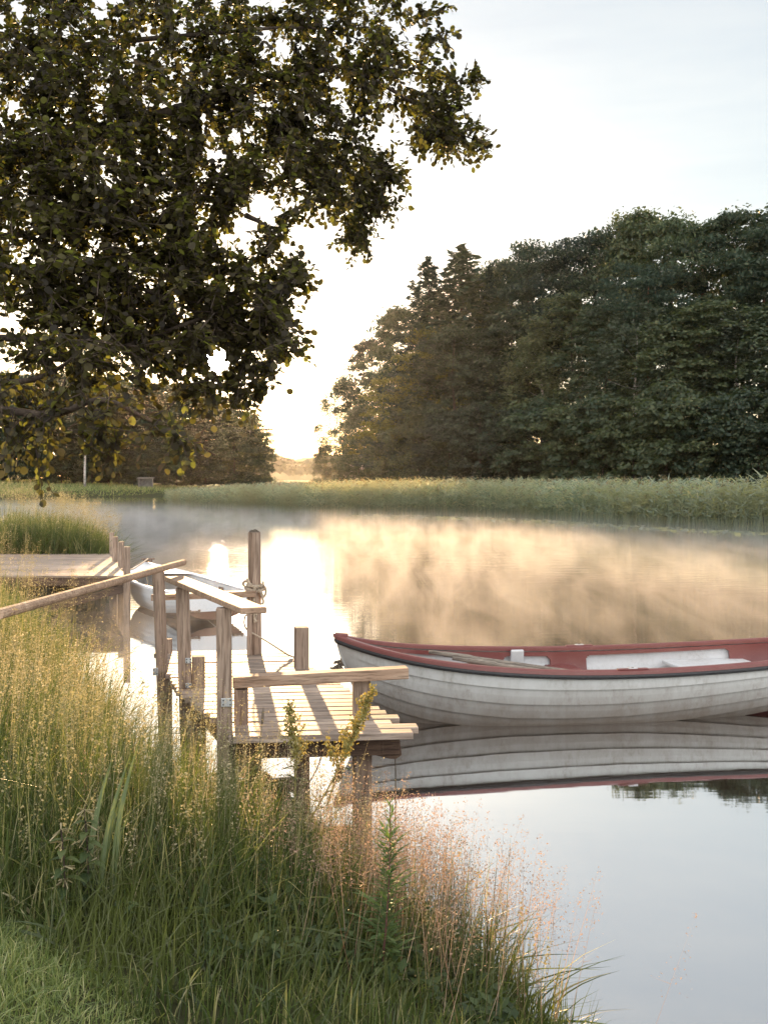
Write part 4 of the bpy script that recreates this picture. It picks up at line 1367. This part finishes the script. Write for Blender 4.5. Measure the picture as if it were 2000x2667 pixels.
# thin rush stalks at the right edge
n = 170
x = rng.normal(.26, .26, n); y = rng.normal(4.85, .35, n); d = sdf(x, y, SHORE); k = d > -.08; x, y = x[k], y[k]
z = np.maximum(bankz(x, y), -.05)
V, Q = blades(x, y, z, rng.uniform(.4, .85, len(x)), np.full(len(x), .0045), rng, .15, 4, (.06, 0))
tag(npmesh('rushes', V, Q, LEAF['grass']), 'thin green rush stalks leaning over the water at the right end of the bank', 'rushes', kind='stuff')

rb = random.Random(12)


def leaf_blade(m, base, d, up, ln, wid, curl=.2, n=6, fold=.15):
    """a broad pointed leaf with a fold along its midrib"""
    base, d, up = Vector(base), Vector(d).normalized(), Vector(up)
    s_ = d.cross(up).normalized(); nn = s_.cross(d)
    rows = []
    for i in range(n + 1):
        t = i / n
        w_ = wid * math.sin(math.pi * min(1, t * .92 + .06)) ** .8
        c_ = base + d * ln * t - nn * curl * ln * t * t
        rows.append([c_ - s_ * w_ * .5 + nn * w_ * fold, c_, c_ + s_ * w_ * .5 + nn * w_ * fold])
    m.grid(rows)


def stem_bend(base, top, k=7, sag=.05):
    base, top = Vector(base), Vector(top)
    return [base.lerp(top, i / k) + Vector((sag * math.sin(i / k * 3.14), 0, 0)) for i in range(k + 1)]


def dock(basep, topp, frac, label, nseed, seed):
    rng = np.random.default_rng(seed); rl_ = random.Random(seed)
    o = empty('dock_plant', basep, 0, label, 'plant', 'docks in seed in front of the jetty')
    top = Vector(topp) - Vector(basep)
    pts = stem_bend((0, 0, 0), top, 10, .02)
    m = MB(); m.tube(pts, [.006 * (1 - .7 * i / 10) for i in range(11)], 6)
    cs = []
    H = top.length
    for k in range(26):
        t = 1 - frac + frac * k / 26
        i = min(9, int(t * 10)); p = pts[i].lerp(pts[i + 1], t * 10 - i)
        ln = .13 * (1 - (t - (1 - frac)) / frac) ** .7 * rl_.uniform(.5, 1.2) + .012
        a = rl_.uniform(0, 6.283)
        e = p + Vector((math.cos(a) * ln * .55, math.sin(a) * ln * .55, ln * .95))
        m.tube([p, e], [.0025, .0012], 4)
        for q in range(max(3, int(nseed * ln / .13))):
            u_ = rl_.random()
            cs.append(np.array(p.lerp(e, u_)) + rng.normal(scale=.011, size=3))
    for k in range(40):
        cs.append(np.array(pts[10].lerp(pts[8], rl_.random())) + rng.normal(scale=.008, size=3))
    m.build('stem', LEAF['dock'], o)
    C = np.array(cs); V, Q = cards(C, unit(rng.normal(size=C.shape)), .016, .9, rng=rng)
    npmesh('seed_head', V, Q, LEAF['dock'], o)
    m = MB()
    for k in range(7):
        t = (1 - frac) * rl_.uniform(.3, 1.15); i = min(9, int(t * 10)); p = pts[i]
        a = rl_.uniform(0, 6.283)
        leaf_blade(m, p, (math.cos(a), math.sin(a) * .6, .5), (0, 0, 1), rl_.uniform(.05, .10), .02, .6)
    m.build('leaves', LEAF['herb'], o)
    return o


dock(P(800, 2150, 5.4), P(975, 1792, 5.6), .60, 'taller dock plant leaning right, its seed head rising across the jetty post', 80, 3)
dock(P(765, 2120, 5.4), P(752, 1830, 5.6), .62, 'slimmer upright dock plant with a pointed seed head left of the leaning one', 40, 5)

# mugwort with feathery leaves
mb_ = P(985, 2600, 4.12); mt = P(1016, 2085, 4.2)
mug = empty('mugwort_plant', mb_, 0, 'tall green mugwort with reddish stem and feathery leaves by the water', 'plant')
top = mt - mb_
pts = stem_bend((0, 0, 0), top, 14, .015)
m = MB(); m.tube(pts, [.0055 * (1 - .7 * i / 14) for i in range(15)], 6); m.build('stem', plain('reddish_stem', (.14, .06, .045), .6), mug)
m = MB()
for k in range(64):
    t = .06 + .94 * k / 64; i = min(13, int(t * 14)); p = pts[i].lerp(pts[i + 1], t * 14 - i)
    a = k * 2.4; ln = (.155 * (1 - t) ** .5 + .02) * rb.uniform(.6, 1.25)
    d = Vector((math.cos(a), math.sin(a), .55 + t * .9)).normalized()
    for f_ in range(7 if t < .8 else 3):
        s_ = (f_ - 3) * .34 if t < .8 else (f_ - 1) * .3
        sd = Vector((-math.sin(a), math.cos(a), 0))
        leaf_blade(m, p + d * ln * .14 * (3 - abs(f_ - 3)), d + sd * s_, (0, 0, 1), ln * (.62 - .09 * abs(f_ - 3)), ln * .085 + .003, .3, 4)
m.build('leaves', leafmat('mugwort_leaves', [(0, (.09, .14, .055)), (1, (.17, .23, .10))], .5, (1.3, 1.4, .5), .5, .3), mug)

# broad sword leaves of an iris clump
ib = Vector((-1.12, 4.26, gz(-1.12, 4.26)))
iris = empty('iris_clump', ib, 0, 'clump of broad sword-shaped iris leaves standing in the grass at left', 'plant')
m = MB()
for px, py, bx in ((296, 1965, 236), (278, 2010, 248), (340, 1965, 262), (330, 2040, 270), (362, 1930, 300), (338, 2110, 306)):
    ybl = 4.24
    top_ = P(px, py, ybl + .25); bs_ = P(bx, 2455, ybl)
    d = top_ - bs_
    rows = []
    for i in range(9):
        t = i / 8; w_ = (.013 + .012 * math.sin(min(1, t * 1.5) * 3.14 * .5)) * (1 - t ** 3) + .001
        c_ = bs_.lerp(top_, t) - Vector((.045 * math.sin(t * 3.14), 0, 0)) - ib
        rows.append([c_ - Vector((w_ * .5, 0, 0)), c_ + Vector((0, -.003, 0)), c_ + Vector((w_ * .5, .004, 0))])
    m.grid(rows)
m.build('leaf_blades', LEAF['iris'], iris, smooth=True)

# nettles at the left
def nettle(px, pyt, pyb, y, label, seed):
    rl_ = random.Random(seed)
    b_ = P(px, pyb, y); t_ = P(px - 6, pyt, y + .05)
    o = empty('nettle_plant', b_, 0, label, 'plant', 'nettles at the left of the bank')
    pts = stem_bend((0, 0, 0), t_ - b_, 8, .01)
    m = MB(); m.tube(pts, .0035, 5); m.build('stem', M['bark'], o)
    m = MB()
    for k in range(9):
        t = .12 + .86 * k / 9; i = min(7, int(t * 8)); p = pts[i].lerp(pts[i + 1], t * 8 - i)
        for s_ in (0, 3.14):
            a = k * 1.57 + s_ + rl_.uniform(-.3, .3)
            leaf_blade(m, p, (math.cos(a), math.sin(a), .25), (0, 0, 1), .085 * (1.15 - t * .6), .05 * (1.15 - t * .6), .5)
    m.build('leaves', LEAF['herb'], o)
    m = MB()
    for k in range(30):
        i = rl_.randint(4, 8); p = pts[i]; e = p + Vector((rl_.uniform(-.05, .05), rl_.uniform(-.05, .05), rl_.uniform(-.05, .01)))
        m.tube([p, e], [.002, .003], 4)
    m.build('catkins', LEAF['seed'], o)


nettle(226, 2110, 2390, 4.25, 'nettle with hanging catkins left of the iris clump, inside the picture', 1)
nettle(165, 2160, 2420, 4.15, 'nettle nearest the left margin beyond the iris clump', 2)
# low broad herbs in the shade of the bank
herbs = [(430, 2300), (520, 2350), (640, 2330), (760, 2290), (870, 2330), (900, 2420), (690, 2440), (560, 2440), (850, 2240), (330, 2350)]
for k, (px, py) in enumerate(herbs):
    yv = 4.4
    for _ in range(12):
        g_ = gz((px - CX) / F * yv, yv); yv = (EYE - g_) * F / (py + 90 - HY)
    bp_ = Vector(((px - CX) / F * yv, yv, gz((px - CX) / F * yv, yv)))
    o = empty('herb', bp_, 0, 'low broad-leaved herb growing among the grass at the foot of the bank', 'plant', 'low herbs on the bank')
    m = MB()
    for q in range(16):
        a = q * 2.4; hgt = rb.uniform(.02, .14)
        leaf_blade(m, (rb.uniform(-.05, .05), rb.uniform(-.05, .05), hgt), (math.cos(a), math.sin(a), rb.uniform(-.1, .6)), (0, 0, 1), rb.uniform(.03, .065), rb.uniform(.018, .032), .5)
    m.build('leaves', LEAF['herb'], o)
    m = MB()
    for q in range(6):
        m.tube([(rb.uniform(-.02, .02), rb.uniform(-.02, .02), -.02), (rb.uniform(-.06, .06), rb.uniform(-.06, .06), rb.uniform(.1, .22))], .0025, 4)
    m.build('stems', LEAF['herb'], o)
# dark seed spikes (plantain/sedge) in front of the deck
for k, (px, py, ph) in enumerate(((686, 1842, 5.9), (606, 1905, 5.9), (583, 1560, 0))[:2]):
    t_ = P(px, py, ph); b_ = P(px - 25, py + 330, ph - .1)
    o = empty('sedge_spike', b_, 0, ('taller' if k == 0 else 'lower, bent') + ' dark brown sedge spike standing against the pale deck', 'plant', 'sedge spikes before the deck')
    d = t_ - b_
    m = MB(); m.tube([Vector(), d * .5 + Vector((-.01, 0, 0)), d * .86], [.002, .0018, .0014], 5); m.build('stem', LEAF['grass'], o)
    m = MB(); m.tube([d * .86, d * .9, d * .96, d], [.003, .0075, .006, .001], 7); m.build('spike', M['oldrope'], o, smooth=True)

# ------------------------------------------------------------------ overhanging alder
TB = Vector((-4.6, 8.8, 0)); TB.z = gz(TB.x, TB.y) - .1
ald = empty('alder_tree', TB, 0, 'big backlit alder whose leafy branches overhang the upper left of the view', 'tree')
A = lambda p: Vector(p) - TB
mt_ = MB()
tr = [TB, TB + Vector((.1, 0, 2)), TB + Vector((.05, -.2, 4.2)), TB + Vector((.3, -.3, 7)), TB + Vector((.2, -.1, 9.5))]
mt_.tube([A(p) for p in tr], [.26, .22, .18, .12, .05], 12)
mt_.build('trunk', M['bark'], ald, smooth=True)
# limbs: polylines of (px,py,Y)
LIMBS = [
    [(-420, 480, 8.6), (0, 430, 8.6), (330, 330, 8.7), (520, 268, 8.8), (700, 225, 9.2), (900, 170, 9.6), (1080, 190, 10)],
    [(-380, 650, 8.5), (60, 610, 8.3), (330, 560, 8.2), (520, 520, 8.3), (640, 560, 8.4)],
    [(-300, 900, 8.2), (60, 880, 7.8), (205, 940, 7.6), (330, 900, 7.6), (520, 830, 7.8), (700, 760, 8.0), (770, 715, 8.1)],
    [(-250, 1000, 7.6), (80, 990, 7.2), (225, 900, 7.0)],
    [(-250, 1010, 7.2), (100, 1080, 6.9), (260, 1040, 6.8), (380, 1090, 6.8), (500, 1150, 6.8)],
    [(520, 268, 8.8), (720, 330, 9.5), (880, 420, 10.2), (980, 540, 10.8), (945, 640, 11)],
    [(900, 170, 9.6), (1050, 250, 10), (1180, 340, 10.2), (1265, 370, 10.3)],
    [(-400, 200, 8.8), (100, 130, 8.8), (500, 90, 9), (800, 70, 9.3), (960, 110, 9.6)],
    [(60, 610, 8.3), (300, 720, 8), (480, 800, 7.9), (640, 880, 7.9), (700, 980, 8)],
    [(640, 560, 8.4), (700, 600, 8.6), (690, 700, 8.7)],
]
for l in LIMBS:
    pts = [A(P(*q)) for q in l]
    sm = []
    for i in range(len(pts) - 1):
        for k in range(4):
            t = k / 4
            p0, p1, p2, p3 = pts[max(i - 1, 0)], pts[i], pts[i + 1], pts[min(i + 2, len(pts) - 1)]
            sm.append(.5 * ((2 * p1) + (p2 - p0) * t + (2 * p0 - 5 * p1 + 4 * p2 - p3) * t * t + (3 * p1 - p0 - 3 * p2 + p3) * t ** 3))
    sm.append(pts[-1])
    r0 = (.085 if l[0][1] == 480 else .034) if l[0][0] < 0 else .024
    m = MB(); m.tube(sm, [r0 * (1 - .9 * i / (len(sm) - 1)) for i in range(len(sm))], 8)
    m.build('limb', M['bark'], ald, smooth=True)
# leafy masses: (px, py, radius px, depth, clusters)
MASS = [
    (60, 60, 190, 8.6, 26), (260, 60, 190, 8.8, 26), (470, 70, 180, 9, 26), (680, 60, 170, 9.2, 24), (880, 60, 150, 9.5, 20), (1060, 70, 120, 9.8, 12),
    (60, 260, 180, 8.4, 30), (240, 270, 160, 8.5, 30), (410, 300, 130, 8.7, 20), (560, 250, 120, 8.9, 18), (720, 260, 130, 9.2, 24), (880, 230, 110, 9.6, 16), (1020, 230, 100, 10, 12), (1130, 250, 70, 10.1, 6),
    (1110, 320, 70, 10.2, 9), (1190, 350, 55, 10.3, 6), (1240, 375, 32, 10.3, 3), (1200, 215, 50, 10, 4), (1090, 365, 40, 10.2, 3),
    (800, 350, 90, 9.6, 14), (880, 400, 80, 10, 12), (960, 460, 75, 10.4, 12), (1000, 440, 45, 10.6, 5), (985, 520, 45, 10.7, 6), (930, 560, 50, 10.9, 6), (950, 630, 36, 11, 4), (905, 610, 26, 11, 2),
    (720, 430, 80, 9.0, 11), (790, 470, 65, 9.3, 8), (850, 520, 55, 9.8, 6), (700, 610, 30, 8.7, 3), (690, 660, 22, 8.7, 2), (765, 570, 25, 9, 2),
    (60, 450, 180, 8.2, 32), (240, 450, 150, 8.2, 30), (400, 430, 110, 8.4, 16), (520, 430, 90, 8.5, 10), (590, 500, 55, 8.5, 6), (640, 460, 60, 8.6, 7),
    (60, 640, 180, 8, 32), (240, 640, 150, 8, 30), (400, 600, 110, 8.1, 18), (510, 560, 80, 8.2, 9), (520, 640, 60, 8.2, 6),
    (60, 800, 170, 7.8, 26), (220, 800, 140, 7.8, 26), (370, 760, 110, 7.9, 20), (480, 730, 90, 8, 14), (580, 740, 90, 8, 13), (680, 750, 70, 8.1, 9), (745, 720, 45, 8.1, 5), (770, 690, 26, 8.2, 2), (560, 830, 70, 8, 8),
    (650, 840, 80, 8, 11), (730, 860, 60, 8.1, 7), (760, 905, 40, 8.1, 4), (690, 940, 60, 8, 7), (470, 850, 60, 7.8, 7), (380, 860, 80, 7.7, 11), (640, 1000, 50, 8, 5), (560, 1010, 55, 7.9, 6), (650, 1050, 26, 8, 2),
    (520, 900, 45, 7.9, 7), (620, 900, 45, 8, 7), (560, 880, 50, 7.9, 6), (540, 985, 45, 7.9, 6), (610, 975, 50, 8, 7), (500, 940, 40, 7.8, 5), (665, 930, 45, 8, 6), (575, 840, 55, 8, 7), (700, 820, 60, 8.1, 7),
    (60, 960, 140, 7.4, 18), (200, 930, 90, 7.2, 11), (290, 960, 80, 7.2, 10), (400, 960, 70, 7.4, 7), (480, 1000, 55, 7.6, 5),
    (60, 1080, 110, 7, 10), (200, 1060, 80, 6.9, 8), (290, 1070, 70, 6.8, 7), (250, 1140, 55, 6.8, 5), (330, 1150, 45, 6.8, 4), (390, 1090, 45, 6.8, 4), (470, 1140, 36, 6.8, 3), (510, 1160, 22, 6.8, 1), (120, 1160, 70, 6.9, 4),
]
rng = np.random.default_rng(77)
limbpts = [P(*q) for l in LIMBS for q in l]
twig = MB()
LB, LD, LU, LS = [], [], [], []
for px, py, rp, dep, ncl in MASS:
    for _ in range(int(ncl * (2.15 if py < 700 else (1.7 if py < 880 else .85)) + .5)):
        r_ = rp * math.sqrt(rng.random()); a = rng.uniform(0, 6.283)
        c_ = P(px + r_ * math.cos(a), py + r_ * math.sin(a) * .9, dep + rng.normal(scale=.35))
        nr = min(limbpts, key=lambda q: (q - c_).length)
        d0 = (c_ - nr); d0 = d0.normalized() if d0.length > .05 else Vector((1, 0, 0))
        ln = rng.uniform(.22, .42)
        for tw in range(3):
            d = (d0 * .7 + Vector(rng.normal(scale=.55, size=3)) + Vector((.15, 0, -.12))).normalized()
            st_ = c_ - d * ln * .5
            mid = st_ + d * ln * .5 + Vector((0, 0, .02)); e = st_ + d * ln + Vector((0, 0, -.05))
            twig.tube([A(st_), A(mid), A(e)], [.004, .003, .0015], 4, cap=False)
            nl = int(rng.integers(9, 15))
            for k in range(nl):
                t = (k + .6) / nl
                p = st_.lerp(mid, t * 2) if t < .5 else mid.lerp(e, t * 2 - 1)
                sd = Vector((0, 0, 1)).cross(d) * (1 if k % 2 else -1)
                LB.append(p); LD.append((d * .55 + sd * .75 + Vector((0, 0, -.35)) + Vector(rng.normal(scale=.3, size=3))).normalized())
                LU.append((Vector((0, 0, 1)) + Vector(rng.normal(scale=.55, size=3))).normalized()); LS.append(rng.uniform(.030, .066))
twig.build('twigs', M['bark'], ald)
B_ = np.array([tuple(p) for p in LB]) - np.array(TB); D_ = np.array([tuple(p) for p in LD]); U_ = np.array([tuple(p) for p in LU]); s_ = np.array(LS)[:, None]
Wd = unit(B_ + np.array(TB) - np.array([0, 0, EYE])); ca = Wd @ np.array(SUN)
kp = ca < np.cos(np.radians(.62 + .25 * rng.random(len(B_))))
B_, D_, U_, s_ = B_[kp], D_[kp], U_[kp], s_[kp]
SD = unit(np.cross(D_, U_)); NN = np.cross(SD, D_)
n = len(B_)
V = np.empty((n, 9, 3))
curl = rng.uniform(-.1, .45, (n, 1)); fold = rng.uniform(.0, .35, (n, 1))
for k, (u, v) in enumerate([(0, 0), (.52, 0), (1, 0), (.22, .32), (.58, .44), (.88, .28), (.22, -.32), (.58, -.44), (.88, -.28)]):
    V[:, k] = B_ + D_ * s_ * (u + .12) + SD * s_ * v + NN * s_ * (abs(v) * fold - curl * u * u * .5)
qq = np.array([[0, 3, 4, 1], [1, 4, 5, 2], [0, 1, 7, 6], [1, 2, 8, 7]])
Q = (np.arange(n)[:, None, None] * 9 + qq[None]).reshape(-1, 4)
npmesh('leaves', V, Q, LEAF['alder'], ald)

# ------------------------------------------------------------------ air
def box_obj(name, lo, hi, mat):
    m = MB(); lo, hi = Vector(lo), Vector(hi)
    m.box((lo + hi) / 2, hi - lo)
    return m.build(name, mat)


mh, nt, out = newmat('haze_air')
pv = N(nt, 'VolumePrincipled', Density=.000042, Anisotropy=.82); pv.inputs['Color'].default_value = (.95, .95, .96, 1)
L(nt, pv, 0, out, 'Volume')
hz_ = box_obj('haze', (-345, -22, -2.2), (345, 1510, 62), mh)
tag(hz_, 'thin morning haze in the air over the lake', 'haze', kind='stuff')

mm, nt, out = newmat('water_mist')
tc = N(nt, 'TexCoord')
mp = N(nt, 'Mapping'); mp.inputs['Scale'].default_value = (1.35, .21, 1.2); L(nt, tc, 'Object', mp, 'Vector')
n1 = N(nt, 'TexNoise', Scale=1.0, Detail=5.0, Roughness=.66); n1.inputs['Distortion'].default_value = 1.0; L(nt, mp, 0, n1, 'Vector')
r1 = N(nt, 'MapRange'); r1.inputs['From Min'].default_value = .42; r1.inputs['From Max'].default_value = .64; r1.inputs['To Min'].default_value = .12; L(nt, n1, 'Fac', r1, 'Value')
sx = N(nt, 'SeparateXYZ'); L(nt, tc, 'Object', sx, 0)
fz = N(nt, 'MapRange'); fz.inputs['From Min'].default_value = .1; fz.inputs['From Max'].default_value = .75; fz.inputs['To Min'].default_value = 1; fz.inputs['To Max'].default_value = 0; L(nt, sx, 'Z', fz, 'Value')
fz2 = N(nt, 'Math', operation='POWER'); fz2.inputs[1].default_value = 1.3; L(nt, fz, 0, fz2, 0)
fy = N(nt, 'MapRange'); fy.inputs['From Min'].default_value = 10; fy.inputs['From Max'].default_value = 15; L(nt, sx, 'Y', fy, 'Value')
m1 = N(nt, 'Math', operation='MULTIPLY'); L(nt, r1, 0, m1, 0); L(nt, fz2, 0, m1, 1)
m2 = N(nt, 'Math', operation='MULTIPLY'); L(nt, m1, 0, m2, 0); L(nt, fy, 0, m2, 1)
xy = N(nt, 'Math', operation='MULTIPLY_ADD'); xy.inputs[1].default_value = 1.25; L(nt, sx, 'X', xy, 0); L(nt, sx, 'Y', xy, 2)
fr2 = N(nt, 'MapRange'); fr2.inputs['From Min'].default_value = 52; fr2.inputs['From Max'].default_value = 68; fr2.inputs['To Min'].default_value = 1; fr2.inputs['To Max'].default_value = .12; L(nt, xy, 0, fr2, 'Value')
m2b = N(nt, 'Math', operation='MULTIPLY'); L(nt, m2, 0, m2b, 0); L(nt, fr2, 0, m2b, 1); m2 = m2b
m3 = N(nt, 'Math', operation='MULTIPLY'); m3.inputs[1].default_value = .085; L(nt, m2, 0, m3, 0)
pv = N(nt, 'VolumePrincipled', Anisotropy=.35); pv.inputs['Color'].default_value = (.97, .96, .95, 1)
L(nt, m3, 0, pv, 'Density'); L(nt, pv, 0, out, 'Volume')
mi = box_obj('mist', (-46, 9, .012), (30, 100, 1.3), mm)
tag(mi, 'low golden mist drifting over the lake water', 'mist', kind='stuff')
try:
    mm.cycles.volume_step_rate = .35
except Exception as e:
    print('step rate', e)
